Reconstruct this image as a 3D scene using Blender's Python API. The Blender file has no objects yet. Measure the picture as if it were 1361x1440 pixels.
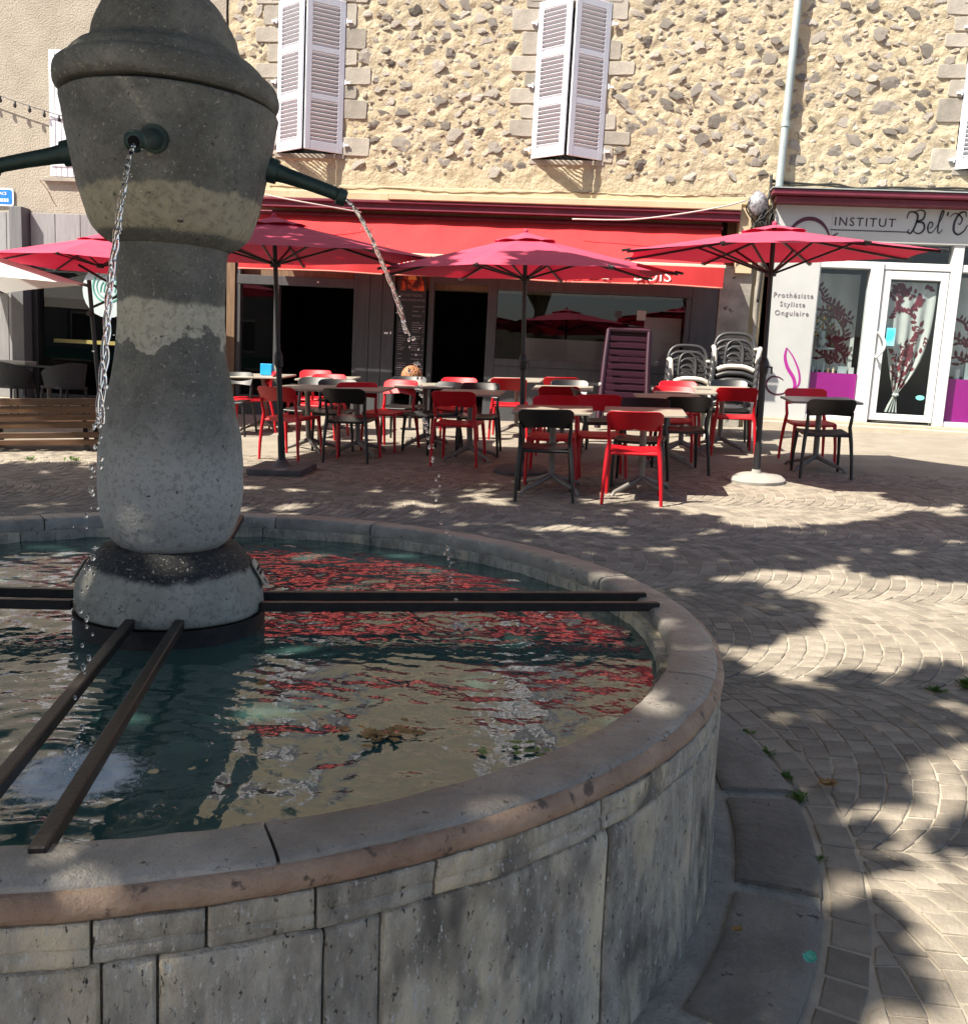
import bpy, math, random
import numpy as np
from mathutils import Vector, Matrix, noise, Euler
R_ = math.radians
random.seed(7); rng = np.random.default_rng(7)
scene = bpy.context.scene
col = scene.collection

# ------------------------------------------------------------------ camera
CAMZ = 1.40
PITCH, ROLL, YAW = 0.1502, 0.0533, -0.1199
cam = bpy.data.objects.new('camera', bpy.data.cameras.new('camera')); col.objects.link(cam)
fw = Vector((math.sin(YAW)*math.cos(PITCH), math.cos(YAW)*math.cos(PITCH), -math.sin(PITCH)))
rt = Vector((math.cos(YAW), -math.sin(YAW), 0)); up = rt.cross(fw)
r2 = math.cos(ROLL)*rt + math.sin(ROLL)*up; u2 = -math.sin(ROLL)*rt + math.cos(ROLL)*up
cam.matrix_world = Matrix(((r2.x, u2.x, -fw.x, 0), (r2.y, u2.y, -fw.y, 0), (r2.z, u2.z, -fw.z, CAMZ), (0, 0, 0, 1)))
cam.data.sensor_fit = 'HORIZONTAL'; cam.data.sensor_width = 36; cam.data.lens = 36*1296/1361
cam.data.clip_start = 0.05; cam.data.clip_end = 400
scene.camera = cam

# ------------------------------------------------------------------ light
LX, LY, LZ = 1.3, 1.0, -2.0                     # the way the sunlight travels
SUN_EL = math.atan2(-LZ, math.hypot(LX, LY))
SUN_AZ = math.atan2(-LX, -LY)                   # clockwise from +Y towards the sun
world = bpy.data.worlds.new('World'); scene.world = world; world.use_nodes = True
wn = world.node_tree
sky = wn.nodes.new('ShaderNodeTexSky'); sky.sky_type = 'NISHITA'; sky.sun_disc = False
sky.sun_elevation = SUN_EL; sky.sun_rotation = SUN_AZ; sky.air_density = 1.0; sky.dust_density = 3.5; sky.altitude = 600
bg = wn.nodes['Background']; bg.inputs[1].default_value = 0.082
wn.links.new(sky.outputs[0], bg.inputs[0])
sun = bpy.data.objects.new('sun', bpy.data.lights.new('sun', 'SUN')); col.objects.link(sun)
sun.data.energy = 4.8; sun.data.angle = R_(0.53); sun.data.color = (1.0, 0.92, 0.79)
sun.rotation_euler = Vector((LX, LY, LZ)).to_track_quat('-Z', 'Y').to_euler()
sun.location = (-10, -8, 16)
scene.view_settings.view_transform = 'Standard'; scene.view_settings.look = 'None'
scene.view_settings.gamma = 1; scene.view_settings.use_curve_mapping = False
scene.view_settings.exposure = 1.35

# ------------------------------------------------------------------ ground plane of the sloping square
GA, GX, GY = -0.105, 0.033, 0.06
def G(x, y): return GA + GX*x + GY*y
NRM = Vector((-GX, -GY, 1)).normalized()
SLOPE = Vector((0, 0, 1)).rotation_difference(NRM).to_matrix()

# ------------------------------------------------------------------ helpers
class MB:
    def __init__(s): s.v = []; s.f = []; s.tint = []
    def add(s, vs, fs, tint=0.5):
        n = len(s.v); s.v.extend([tuple(p) for p in vs]); s.f.extend([tuple(i+n for i in f) for f in fs]); s.tint.extend([tint]*len(fs)); return s
    def box(s, x0, x1, y0, y1, z0, z1, tint=0.5):
        return s.add([(x0,y0,z0),(x1,y0,z0),(x1,y1,z0),(x0,y1,z0),(x0,y0,z1),(x1,y0,z1),(x1,y1,z1),(x0,y1,z1)],
              [(3,2,1,0),(4,5,6,7),(0,1,5,4),(1,2,6,5),(2,3,7,6),(3,0,4,7)], tint)
    def obox(s, c, size, M=None, tint=0.5):
        c = Vector(c); M = M or Matrix.Identity(3); h = [k/2 for k in size]
        vs = [c + M @ Vector((a*h[0], b*h[1], d*h[2])) for d in (-1,1) for a,b in ((-1,-1),(1,-1),(1,1),(-1,1))]
        return s.add(vs, [(3,2,1,0),(4,5,6,7),(0,1,5,4),(1,2,6,5),(2,3,7,6),(3,0,4,7)], tint)
    def bar(s, a, b, w, h, upv=(0,0,1)):
        a, b = Vector(a), Vector(b); d = (b-a); L = d.length; d.normalize()
        sd = d.cross(Vector(upv)); sd = sd.normalized() if sd.length > 1e-5 else Vector((1,0,0)); u = sd.cross(d)
        M = Matrix((sd, d, u)).transposed()
        return s.obox((a+b)/2, (w, L, h), M)
    def tube(s, pts, r, n=8, caps=True, tint=0.5):
        pts = [Vector(p) for p in pts]; m = len(pts); rs = r if isinstance(r, (list, tuple)) else [r]*m
        vs = []; prev = None
        for i, p in enumerate(pts):
            d = (pts[min(i+1, m-1)] - pts[max(i-1, 0)]); d = d.normalized() if d.length > 1e-9 else Vector((0,0,1))
            if prev is None: u = d.orthogonal().normalized()
            else:
                u = prev - d*prev.dot(d); u = u.normalized() if u.length > 1e-6 else d.orthogonal().normalized()
            prev = u; w = d.cross(u)
            for k in range(n):
                t = 2*math.pi*k/n; vs.append(p + (u*math.cos(t) + w*math.sin(t))*rs[i])
        fs = [(i*n+k, i*n+(k+1)%n, (i+1)*n+(k+1)%n, (i+1)*n+k) for i in range(m-1) for k in range(n)]
        if caps: fs += [tuple(range(n-1,-1,-1)), tuple(range((m-1)*n, m*n))]
        return s.add(vs, fs, tint)
    def lathe(s, prof, n=64, c=(0,0,0), a0=0.0, a1=2*math.pi, fn=None):
        full = abs(a1-a0-2*math.pi) < 1e-6; cols = n if full else n+1; m = len(prof); vs = []
        for j in range(cols):
            t = a0 + (a1-a0)*j/n
            for r, z in prof:
                p = Vector((c[0]+r*math.cos(t), c[1]+r*math.sin(t), c[2]+z)); vs.append(fn(p, t) if fn else p)
        fs = []
        for j in range(n):
            k = (j+1) % cols
            for i in range(m-1): fs.append((j*m+i, k*m+i, k*m+i+1, j*m+i+1))
        s.add(vs, fs); return s
    def prism(s, poly, M, t, tint=0.5):
        # poly: 2d points (ccw), M maps (x,y,z) to world, extruded from z=0 to z=t
        n = len(poly); vs = [M @ Vector((p[0], p[1], 0)) for p in poly] + [M @ Vector((p[0], p[1], t)) for p in poly]
        fs = [tuple(range(n-1,-1,-1)), tuple(range(n, 2*n))] + [(i, (i+1)%n, n+(i+1)%n, n+i) for i in range(n)]
        return s.add(vs, fs, tint)
    def ico(s, c, rad, sub=1, tint=0.5):
        vs, fs = ICO[sub]; c = Vector(c); rad = rad if isinstance(rad, (tuple, list)) else (rad,)*3
        return s.add([(c.x+v[0]*rad[0], c.y+v[1]*rad[1], c.z+v[2]*rad[2]) for v in vs], fs, tint)
    def mesh(s, name, off=(0,0,0), smooth=False):
        me = bpy.data.meshes.new(name); o = off
        me.from_pydata([(v[0]-o[0], v[1]-o[1], v[2]-o[2]) for v in s.v], [], s.f)
        at = me.attributes.new('tint', 'FLOAT', 'FACE'); at.data.foreach_set('value', s.tint)
        if smooth is True: me.polygons.foreach_set('use_smooth', [True]*len(me.polygons))
        elif smooth:
            me.polygons.foreach_set('use_smooth', [True]*len(me.polygons)); me.set_sharp_from_angle(angle=R_(smooth))
        me.update(); return me
    def build(s, name, mat, parent=None, origin=None, smooth=False, bevel=0, seg=1):
        pw = wloc(parent); o = Vector(origin) if origin is not None else pw
        ob = link(name, s.mesh(name, o, smooth), mat, parent, o - pw)
        if bevel:
            b = ob.modifiers.new('bevel', 'BEVEL'); b.width = bevel; b.segments = seg; b.limit_method = 'ANGLE'; b.angle_limit = R_(40)
        return ob
def make_ico(sub):
    import bmesh
    bm = bmesh.new(); bmesh.ops.create_icosphere(bm, subdivisions=sub, radius=1); bm.verts.index_update()
    r = ([tuple(v.co) for v in bm.verts], [tuple(v.index for v in f.verts) for f in bm.faces]); bm.free(); return r
ICO = {1: make_ico(1), 2: make_ico(2), 3: make_ico(3)}
def wloc(o):
    p = Vector((0,0,0))
    while o: p = p + o.location; o = o.parent
    return p
def link(name, me, mat, parent=None, loc=(0,0,0)):
    ob = bpy.data.objects.new(name, me); col.objects.link(ob); ob.parent = parent; ob.location = loc
    if mat is not None and not me.materials: me.materials.append(mat)
    return ob
def thing(name, label, cat, loc=(0,0,0), group=None):
    o = bpy.data.objects.new(name, None); o.empty_display_size = 0.2; col.objects.link(o); o.location = loc
    return tag(o, label, cat, group)
def tag(o, label=None, cat=None, group=None, kind=None):
    for k, v in (('label', label), ('category', cat), ('group', group), ('kind', kind)):
        if v: o[k] = v
    return o
KIDS = {}
def copy_tree(o, label=None):
    def rec(s, par):
        c = s.copy(); col.objects.link(c); c.parent = par
        for ch in s.children: rec(ch, c)
        return c
    r = rec(o, None)
    if label: r['label'] = label
    return r
def place(o, x, y, rz=0.0, z=None):
    o.location = (x, y, G(x, y) if z is None else z)
    o.rotation_euler = ((SLOPE if z is None else Matrix.Identity(3)) @ Matrix.Rotation(rz, 3, 'Z')).to_euler()
def facade_text(body, size, x, y, z, mat, parent, name='lettering', ext=0.002, align='CENTER', spacing=1.0, width=1.0):
    cu = bpy.data.curves.new('tmp_text', 'FONT'); cu.body = body; cu.size = size; cu.extrude = ext; cu.align_x = align; cu.space_character = spacing
    cu.resolution_u = 3
    ob = bpy.data.objects.new('tmp_text', cu); col.objects.link(ob)
    dg = bpy.context.evaluated_depsgraph_get(); me = bpy.data.meshes.new_from_object(ob.evaluated_get(dg))
    bpy.data.objects.remove(ob); me.name = name
    if width != 1.0: me.transform(Matrix.Diagonal((width, 1, 1, 1)))
    me.transform(Matrix.Rotation(math.pi/2, 4, 'X'))
    me.materials.clear(); pw = wloc(parent)
    return link(name, me, mat, parent, Vector((x, y, z)) - pw)
def ribbon(mb, pts, w, y, t=0.003):
    # flat stroke in the facade plane through (x, z) points; w number or list
    n = len(pts); ws = w if isinstance(w, (list, tuple)) else [w]*n; vs = []
    for i, (x, z) in enumerate(pts):
        a = pts[max(i-1,0)]; b = pts[min(i+1,n-1)]; dx, dz = b[0]-a[0], b[1]-a[1]; L = math.hypot(dx, dz) or 1
        nx, nz = -dz/L*ws[i]/2, dx/L*ws[i]/2
        vs += [(x+nx, y, z+nz), (x-nx, y, z-nz), (x+nx, y+t, z+nz), (x-nx, y+t, z-nz)]
    fs = []
    for i in range(n-1):
        a, b = 4*i, 4*i+4
        fs += [(a, a+1, b+1, b), (a, b, b+2, a+2), (a+1, a+3, b+3, b+1)]
    mb.add(vs, fs)
def arc_pts(cx, cz, rx, rz, a0, a1, n=20):
    return [(cx+rx*math.cos(R_(a0+(a1-a0)*i/n)), cz+rz*math.sin(R_(a0+(a1-a0)*i/n))) for i in range(n+1)]
def spline(pts, n=8):
    out = []; m = len(pts)
    for i in range(m-1):
        p0 = pts[max(i-1,0)]; p1 = pts[i]; p2 = pts[i+1]; p3 = pts[min(i+2,m-1)]
        for k in range(n):
            t = k/n
            out.append(tuple(0.5*((2*b)+(-a+c)*t+(2*a-5*b+4*c-d)*t*t+(-a+3*b-3*c+d)*t**3) for a,b,c,d in zip(p0,p1,p2,p3)))
    out.append(tuple(pts[-1])); return out

# ------------------------------------------------------------------ materials
def new_mat(name):
    m = bpy.data.materials.new(name); m.use_nodes = True; nt = m.node_tree
    return m, nt, nt.nodes, nt.links, nt.nodes['Principled BSDF']
def N(nodes, typ, **kw):
    n = nodes.new(typ)
    for k, v in kw.items(): setattr(n, k, v)
    return n
def pmat(name, c1, c2=None, scale=8.0, rough=0.7, bump=0.0, bscale=None, spec=0.5, metal=0.0, tint=0.0, rand=0.0, detail=5.0, dist=0.01, trans=0.0, tcol=None, spots=None, stretch=None, coat=0.0):
    m, nt, nd, lk, P = new_mat(name)
    tc = N(nd, 'ShaderNodeTexCoord'); vec = tc.outputs['Object']
    if stretch:
        mp = N(nd, 'ShaderNodeMapping'); mp.inputs['Scale'].default_value = stretch; lk.new(vec, mp.inputs[0]); vec = mp.outputs[0]
    c2 = c2 or c1
    nz = N(nd, 'ShaderNodeTexNoise'); nz.inputs['Scale'].default_value = scale; nz.inputs['Detail'].default_value = detail; nz.inputs['Roughness'].default_value = 0.62
    lk.new(vec, nz.inputs['Vector'])
    rp = N(nd, 'ShaderNodeValToRGB'); rp.color_ramp.elements[0].position = 0.36; rp.color_ramp.elements[1].position = 0.66
    rp.color_ramp.elements[0].color = (*c1, 1); rp.color_ramp.elements[1].color = (*c2, 1)
    lk.new(nz.outputs['Fac'], rp.inputs['Fac']); out = rp.outputs['Color']
    if spots:                                   # (colour, scale, threshold) dark pits or pale flecks
        for sc, ss, th, *sf in spots:
            wd_ = sf[0] if sf else .06
            n2 = N(nd, 'ShaderNodeTexNoise'); n2.inputs['Scale'].default_value = ss; n2.inputs['Detail'].default_value = 4; n2.inputs['Roughness'].default_value = 0.7; lk.new(vec, n2.inputs['Vector'])
            r3 = N(nd, 'ShaderNodeValToRGB'); r3.color_ramp.elements[0].position = th; r3.color_ramp.elements[1].position = min(th+wd_, 1); r3.color_ramp.elements[0].color = (0,0,0,1); r3.color_ramp.elements[1].color = (1,1,1,1)
            lk.new(n2.outputs['Fac'], r3.inputs['Fac'])
            mx = N(nd, 'ShaderNodeMix', data_type='RGBA'); lk.new(r3.outputs['Color'], mx.inputs[0]); lk.new(out, mx.inputs[6]); mx.inputs[7].default_value = (*sc, 1); out = mx.outputs[2]
    if tint or rand:
        if tint:
            at = N(nd, 'ShaderNodeAttribute', attribute_name='tint'); src = at.outputs['Fac']; amt = tint
        else:
            oi = N(nd, 'ShaderNodeObjectInfo'); src = oi.outputs['Random']; amt = rand
        mr = N(nd, 'ShaderNodeMapRange'); mr.inputs['To Min'].default_value = 1-amt; mr.inputs['To Max'].default_value = 1+amt; lk.new(src, mr.inputs['Value'])
        hs = N(nd, 'ShaderNodeHueSaturation'); lk.new(mr.outputs[0], hs.inputs['Value']); lk.new(out, hs.inputs['Color']); out = hs.outputs[0]
    lk.new(out, P.inputs['Base Color'])
    P.inputs['Roughness'].default_value = rough; P.inputs['Specular IOR Level'].default_value = spec; P.inputs['Metallic'].default_value = metal
    if coat: P.inputs['Coat Weight'].default_value = coat
    if bump:
        nb = N(nd, 'ShaderNodeTexNoise'); nb.inputs['Scale'].default_value = bscale or scale*4; nb.inputs['Detail'].default_value = 6; nb.inputs['Roughness'].default_value = 0.65; lk.new(vec, nb.inputs['Vector'])
        bp = N(nd, 'ShaderNodeBump'); bp.inputs['Strength'].default_value = bump; bp.inputs['Distance'].default_value = dist; lk.new(nb.outputs['Fac'], bp.inputs['Height']); lk.new(bp.outputs[0], P.inputs['Normal'])
    if trans:
        tl = N(nd, 'ShaderNodeBsdfTranslucent'); (lk.new(out, tl.inputs[0]) if tcol is None else setattr(tl.inputs[0], 'default_value', (*tcol, 1))); mix = N(nd, 'ShaderNodeMixShader'); mix.inputs[0].default_value = trans
        lk.new(P.outputs[0], mix.inputs[1]); lk.new(tl.outputs[0], mix.inputs[2]); lk.new(mix.outputs[0], nd['Material Output'].inputs[0])
    return m
def glass_mat(name, ior=1.5, tint=(0.9,0.93,0.93), boost=1.0):
    m, nt, nd, lk, P = new_mat(name); nd.remove(P)
    fr0 = N(nd, 'ShaderNodeFresnel'); fr0.inputs['IOR'].default_value = ior
    ge = N(nd, 'ShaderNodeNewGeometry'); inv = N(nd, 'ShaderNodeMath', operation='SUBTRACT'); inv.inputs[0].default_value = 1; lk.new(ge.outputs['Backfacing'], inv.inputs[1])
    fr = N(nd, 'ShaderNodeMath', operation='MULTIPLY'); lk.new(fr0.outputs[0], fr.inputs[0]); lk.new(inv.outputs[0], fr.inputs[1])
    tr = N(nd, 'ShaderNodeBsdfTransparent'); tr.inputs[0].default_value = (*tint, 1); gl = N(nd, 'ShaderNodeBsdfGlossy'); gl.inputs['Roughness'].default_value = 0.0
    mx = N(nd, 'ShaderNodeMixShader'); lk.new(fr.outputs[0], mx.inputs[0]); lk.new(tr.outputs[0], mx.inputs[1]); lk.new(gl.outputs[0], mx.inputs[2]); lk.new(mx.outputs[0], nd['Material Output'].inputs[0])
    return m

# ================================================================== MATERIALS
M = {}
M['sett'] = pmat('sett_stone', (0.205,0.180,0.148), (0.285,0.250,0.203), 9, 0.85, 0.8, 60, tint=0.22, dist=0.008, spec=0.3)
M['bed'] = pmat('joint_sand', (0.30,0.265,0.215), (0.45,0.40,0.325), 5, 0.95, 0.5, 90, spec=0.2)
M['asphalt'] = pmat('pale_asphalt', (0.215,0.19,0.155), (0.275,0.245,0.20), 3, 0.9, 0.4, 160, spec=0.2, spots=[((0.2,0.18,0.15), 40, 0.64)])
M['ground'] = pmat('bare_ground', (0.2,0.18,0.15), (0.27,0.24,0.2), 2, 0.95)
M['plaster'] = pmat('lime_mortar', (0.43,0.36,0.245), (0.54,0.465,0.335), 3.0, 0.95, 0.9, 22, dist=0.03, spec=0.15, spots=[((0.36,0.315,0.24), 1.3, 0.52, .2), ((0.36,0.29,0.19), 9, 0.6), ((0.6,0.53,0.4), 5, 0.62, .1)])
M['plaster_flat'] = pmat('flat_render', (0.46,0.38,0.25), (0.54,0.45,0.305), 2.5, 0.95, 0.4, 30, spec=0.15, spots=[((0.43,0.35,0.24), 6, 0.63)])
M['rubble'] = pmat('rubble_stone', (0.255,0.232,0.21), (0.48,0.435,0.375), 24, 0.9, 1.0, 50, tint=0.0, rand=0.48, dist=0.015, spec=0.2)
M['quoin'] = pmat('grey_lava_block', (0.28,0.26,0.225), (0.40,0.365,0.315), 5, 0.9, 0.7, 50, rand=0.2, spec=0.2)
M['roughcast'] = pmat('pink_roughcast', (0.345,0.31,0.255), (0.41,0.37,0.31), 2.2, 0.95, 1.0, 38, dist=0.03, spec=0.1, spots=[((0.44,0.35,0.26), 30, 0.62)])
M['shutter'] = pmat('shutter_paint', (0.68,0.71,0.775), (0.73,0.755,0.81), 4, 0.5, 0.15, 40, spots=[((.55,.53,.5),14,.66)])
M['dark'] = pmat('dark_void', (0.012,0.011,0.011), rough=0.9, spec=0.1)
M['purple'] = pmat('wine_paint', (0.12,0.012,0.03), (0.16,0.018,0.04), 5, 0.5, 0.1)
M['cafe_grey'] = pmat('cafe_grey_paint', (0.042,0.045,0.05), (0.06,0.064,0.069), 3, 0.55, 0.15, 30, stretch=(6,6,0.6))
M['plank_grey'] = pmat('grey_boards', (0.2,0.195,0.205), (0.25,0.245,0.255), 4, 0.6, 0.2, 24, stretch=(8,8,0.7), rand=0.08)
M['plank_dark'] = pmat('charcoal_boards', (0.1,0.1,0.108), (0.13,0.13,0.137), 4, 0.6, 0.2, 24, stretch=(8,8,0.7))
M['glass'] = glass_mat('window_glass', 1.6)
M['white_alu'] = pmat('white_aluminium', (0.56,0.575,0.585), (0.62,0.635,0.64), 3, 0.35)
M['fascia'] = pmat('pale_fascia', (0.41,0.425,0.42), (0.47,0.485,0.48), 1.2, 0.45)
M['magenta'] = pmat('magenta_panel', (0.36,0.012,0.24), (0.39,0.014,0.26), 2, 0.4)
M['wine_print'] = pmat('wine_print', (0.07,0.008,0.03), rough=0.5)
M['black_print'] = pmat('black_print', (0.02,0.012,0.018), rough=0.5)
M['grey_print'] = pmat('grey_print', (0.2,0.17,0.19), rough=0.5)
M['magenta_print'] = pmat('magenta_print', (0.33,0.02,0.24), rough=0.45)
M['curtain'] = pmat('sheer_curtain', (0.6,0.62,0.6), (0.68,0.69,0.67), 4, 0.9, trans=0.25)
M['leaf_print'] = pmat('curtain_leaf_print', (0.16,0.012,0.03), (0.09,0.02,0.03), 12, 0.9)
M['pier'] = pmat('stained_pier', (0.2,0.19,0.17), (0.34,0.32,0.28), 3.2, 0.95, 0.6, 25, spots=[((0.09,0.085,0.08), 5, 0.6)], spec=0.15)
M['zinc'] = pmat('painted_downpipe', (0.3,0.36,0.37), (0.36,0.42,0.43), 6, 0.4, metal=0.1)
M['step'] = pmat('stone_step', (0.38,0.33,0.25), (0.48,0.42,0.33), 4, 0.9, 0.5, 50)
M['counter'] = pmat('counter_front', (0.32,0.32,0.295), rough=0.6)
M['blue_sign'] = pmat('blue_enamel', (0.01,0.16,0.55), rough=0.25)
M['white_print'] = pmat('white_enamel', (0.8,0.82,0.84), rough=0.3)
M['timber'] = pmat('brown_timber', (0.13,0.08,0.045), (0.2,0.13,0.075), 5, 0.7, 0.3, stretch=(8,8,0.6))
M['black_metal'] = pmat('black_metal', (0.018,0.018,0.02), rough=0.45, spec=0.5)
M['cable'] = pmat('black_cable', (0.02,0.02,0.02), rough=0.6)
M['cable_pale'] = pmat('pale_cable', (0.5,0.46,0.44), rough=0.6)
M['tape'] = pmat('silver_wrap', (0.1,0.1,0.11), (0.42,0.42,0.46), 26, 0.4, 1.0, 40, metal=0.3)

# ================================================================== GROUND
def sheet(name, x0, x1, y0, y1, dz, mat, nx=2, ny=2, kind='structure'):
    mb = MB(); vs = []; fs = []
    for j in range(ny+1):
        for i in range(nx+1):
            x = x0+(x1-x0)*i/nx; y = y0+(y1-y0)*j/ny; vs.append((x, y, G(x, y)+dz))
    for j in range(ny):
        for i in range(nx):
            a = j*(nx+1)+i; fs.append((a, a+1, a+nx+2, a+nx+1))
    mb.add(vs, fs); ob = mb.build(name, mat); ob['kind'] = kind; return ob
sheet('ground', -90, 90, -90, 60, -0.06, M['ground'])
sheet('pavement', -14, 14, 9.80, 16, 0.0, M['asphalt'], 8, 4)
plaza = sheet('plaza_paving', -13, 12, -8, 9.80, -0.0045, M['bed'], 8, 8)
FX, FY = -1.338, 2.766                           # centre of the fountain
RING = 2.05

def sett_geo(mb, c4, h, tint):
    # a sett from its four corners (ccw): bevelled top and short sides
    cx = sum(p[0] for p in c4)/4; cy = sum(p[1] for p in c4)/4; tx = random.uniform(-.03,.03); ty = random.uniform(-.03,.03)
    top = []; mid = []; bot = []
    for x, y in c4:
        dx, dy = cx-x, cy-y; L = math.hypot(dx, dy) or 1; k = 0.007/L
        z = G(x, y)+h+(x-cx)*tx+(y-cy)*ty
        top.append((x+dx*k, y+dy*k, z)); mid.append((x, y, z-0.0035)); bot.append((x, y, G(x,y)-0.02))
    vs = top+mid+bot
    fs = [(0,1,2,3)]+[(4+i, 4+(i+1)%4, (i+1)%4, i) for i in range(4)]+[(8+i, 8+(i+1)%4, 4+(i+1)%4, 4+i) for i in range(4)]
    mb.add(vs, fs, tint)
cells = []
def ccw(q):
    a = sum(q[i][0]*q[(i+1)%4][1]-q[(i+1)%4][0]*q[i][1] for i in range(4)); return q if a > 0 else q[::-1]
def add_cell(q, gap=0.0034):
    cx = sum(p[0] for p in q)/4; cy = sum(p[1] for p in q)/4; o = []
    for x, y in q:
        dx, dy = cx-x, cy-y; L = math.hypot(dx, dy) or 1; k = min(gap*1.5/L, .4)
        o.append((x+dx*k+random.uniform(-.0035,.0035), y+dy*k+random.uniform(-.0035,.0035)))
    cells.append((math.hypot(cx, cy), cx, cy, ccw(o)))
WCOL, ROW = 1.30, 0.086
RAD = WCOL*0.70; PM = math.asin(WCOL/2/RAD)
ks = range(-2, 9)
for k in ks:
    yc = 3.30 + (k-2)*WCOL; off = random.uniform(0, ROW)
    nrow = int(16.7/ROW)
    for i in range(nrow):
        x0 = -9.2+off+i*ROW
        nseg = 16; sh = (0.5 if i % 2 else 0.0); 
        edges = [-PM] + [-PM+2*PM*(j+sh)/nseg for j in range(1 if not sh else 0, nseg) if 0 < (j+sh) < nseg] + [PM]
        edges = [e if j in (0, len(edges)-1) else e+random.uniform(-.02,.02) for j, e in enumerate(edges)]
        for a, b in zip(edges[:-1], edges[1:]):
            P = lambda xo, t: (xo+RAD*math.cos(t)-RAD, yc+RAD*math.sin(t))
            q = [P(x0+ROW, a), P(x0+ROW, b), P(x0, b), P(x0, a)]
            cx = sum(p[0] for p in q)/4; cy = sum(p[1] for p in q)/4
            if not (-9 < cx < 7.4 and -0.6 < cy < 9.70): continue
            if max(math.hypot(a_-FX, b_-FY) for a_, b_ in q) < RING+0.165: continue
            q2 = []
            for px_, py_ in q:                   # setts cut to fit against the curved course
                d_ = math.hypot(px_-FX, py_-FY); k_ = max(1, (RING+.124)/d_); q2.append((FX+(px_-FX)*k_, FY+(py_-FY)*k_))
            ar_ = abs(sum(q2[i_][0]*q2[(i_+1)%4][1]-q2[(i_+1)%4][0]*q2[i_][1] for i_ in range(4)))/2
            if ar_ > .0016: add_cell(q2)
for i in range(112):                              # the course of setts that follows the ring of slabs
    a, b = 2*math.pi*i/112, 2*math.pi*(i+1)/112
    r0, r1 = RING+0.018, RING+0.118
    add_cell([(FX+r*math.cos(t), FY+r*math.sin(t)) for r, t in ((r1,a),(r1,b),(r0,b),(r0,a))])
for i in range(110):                             # edging row along the pavement
    x = -9+i*0.15; add_cell([(x,9.70),(x+.15,9.70),(x+.15,9.80),(x,9.80)])
cells.sort(key=lambda c: c[0])
near = []; rest = MB()
def in_view(c):
    d, x, y, q = c; t = math.atan2(x, y); return x > 0.35 and -0.1 < t < 0.40 and y > 1.75
for c in cells:
    h = random.uniform(-.0015, .003); ti = random.random()
    if len(near) < 300 and in_view(c):
        mb = MB(); sett_geo(mb, c[3], h, ti); o = mb.build('paving_stone', M['sett'], plaza, origin=(c[1], c[2], G(c[1],c[2]))); near.append(o)
    else: sett_geo(rest, c[3], h, ti)
far = rest.build('paving_stones', M['sett'], plaza); far['kind'] = 'stuff'

# ================================================================== STONE HOUSE (upper wall)
FYW = 14.0
def rects_without(x0, x1, z0, z1, holes):
    xs = sorted(set([x0, x1]+[h[0] for h in holes]+[h[1] for h in holes])); out = []
    for a, b in zip(xs[:-1], xs[1:]):
        hs = sorted([h for h in holes if h[0] <= a+1e-6 and h[1] >= b-1e-6], key=lambda h: h[2]); z = z0
        for h in hs:
            if h[2] > z: out.append((a, b, z, h[2]))
            z = h[3]
        if z < z1: out.append((a, b, z, z1))
    return out
def rough_wall(mb, x0, x1, z0, z1, holes, y, step, amp, freq):
    nx = int((x1-x0)/step); nz = int((z1-z0)/step); vs = []; fs = []
    for j in range(nz+1):
        for i in range(nx+1):
            x = x0+(x1-x0)*i/nx; z = z0+(z1-z0)*j/nz
            k = min(1, (z-z0)/0.25)
            e = noise.fractal(Vector((x*freq, z*freq, 3.1)), 0.9, 2.1, 5)
            vs.append((x, y-amp*e*k, z))
    for j in range(nz):
        for i in range(nx):
            cx = x0+(x1-x0)*(i+.5)/nx; cz = z0+(z1-z0)*(j+.5)/nz
            if any(h[0] < cx < h[1] and h[2] < cz < h[3] for h in holes): continue
            a = j*(nx+1)+i; fs.append((a, a+1, a+nx+2, a+nx+1))
    mb.add(vs, fs)
house = thing('stone_house', 'tall house of cream mortared rubble stone with white shutters above the cafe and salon', 'house', (0, FYW, 0))
WIN = [(-5.10,-4.09,4.50,6.62), (-1.27,-0.25,4.50,6.62), (4.58,5.60,4.50,6.62)]
HX0, HX1, HZ1 = -5.88, 9.0, 12.0
mb = MB(); rough_wall(mb, HX0, HX1, 4.02, 8.0, WIN, FYW-0.03, 0.028, 0.020, 7.0)
mb.build('wall', M['plaster'], house, smooth=True)
mb = MB()
for a, b, c, d in rects_without(HX0, HX1, 3.86, HZ1, WIN): mb.box(a, b, FYW+0.012, FYW+0.5, c, d)
mb.build('wall_core', M['plaster_flat'], house)
for w in WIN:
    mb = MB(); mb.box(w[0]-.02, w[1]+.02, FYW+0.12, FYW+0.2, w[2]-.02, w[3]+.02); mb.build('window_glass', M['dark'], house)  # near-black panel standing in for the unlit void behind the shutters
# flat lintel strip above the shop fronts
mb = MB(); mb.box(-5.3, -3.33, 13.84, 14.011, 3.83, 3.945); mb.build('lintel_strip', M['plaster_flat'], house, bevel=.01)
mb = MB(); mb.box(-3.32, 1.76, 13.80, 14.011, 3.845, 3.945); mb.build('lintel_strip', M['plaster_flat'], house, bevel=.01)
mb = MB(); mb.box(HX0, HX1, 13.955, 14.011, 3.95, 4.06); mb.build('plaster_band', M['plaster_flat'], house, bevel=.008)
mb = MB(); mb.box(2.15, 9, 13.90, 14.011, 4.13, 4.20); mb.build('lintel_strip', M['plaster_flat'], house, bevel=.01)
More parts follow.
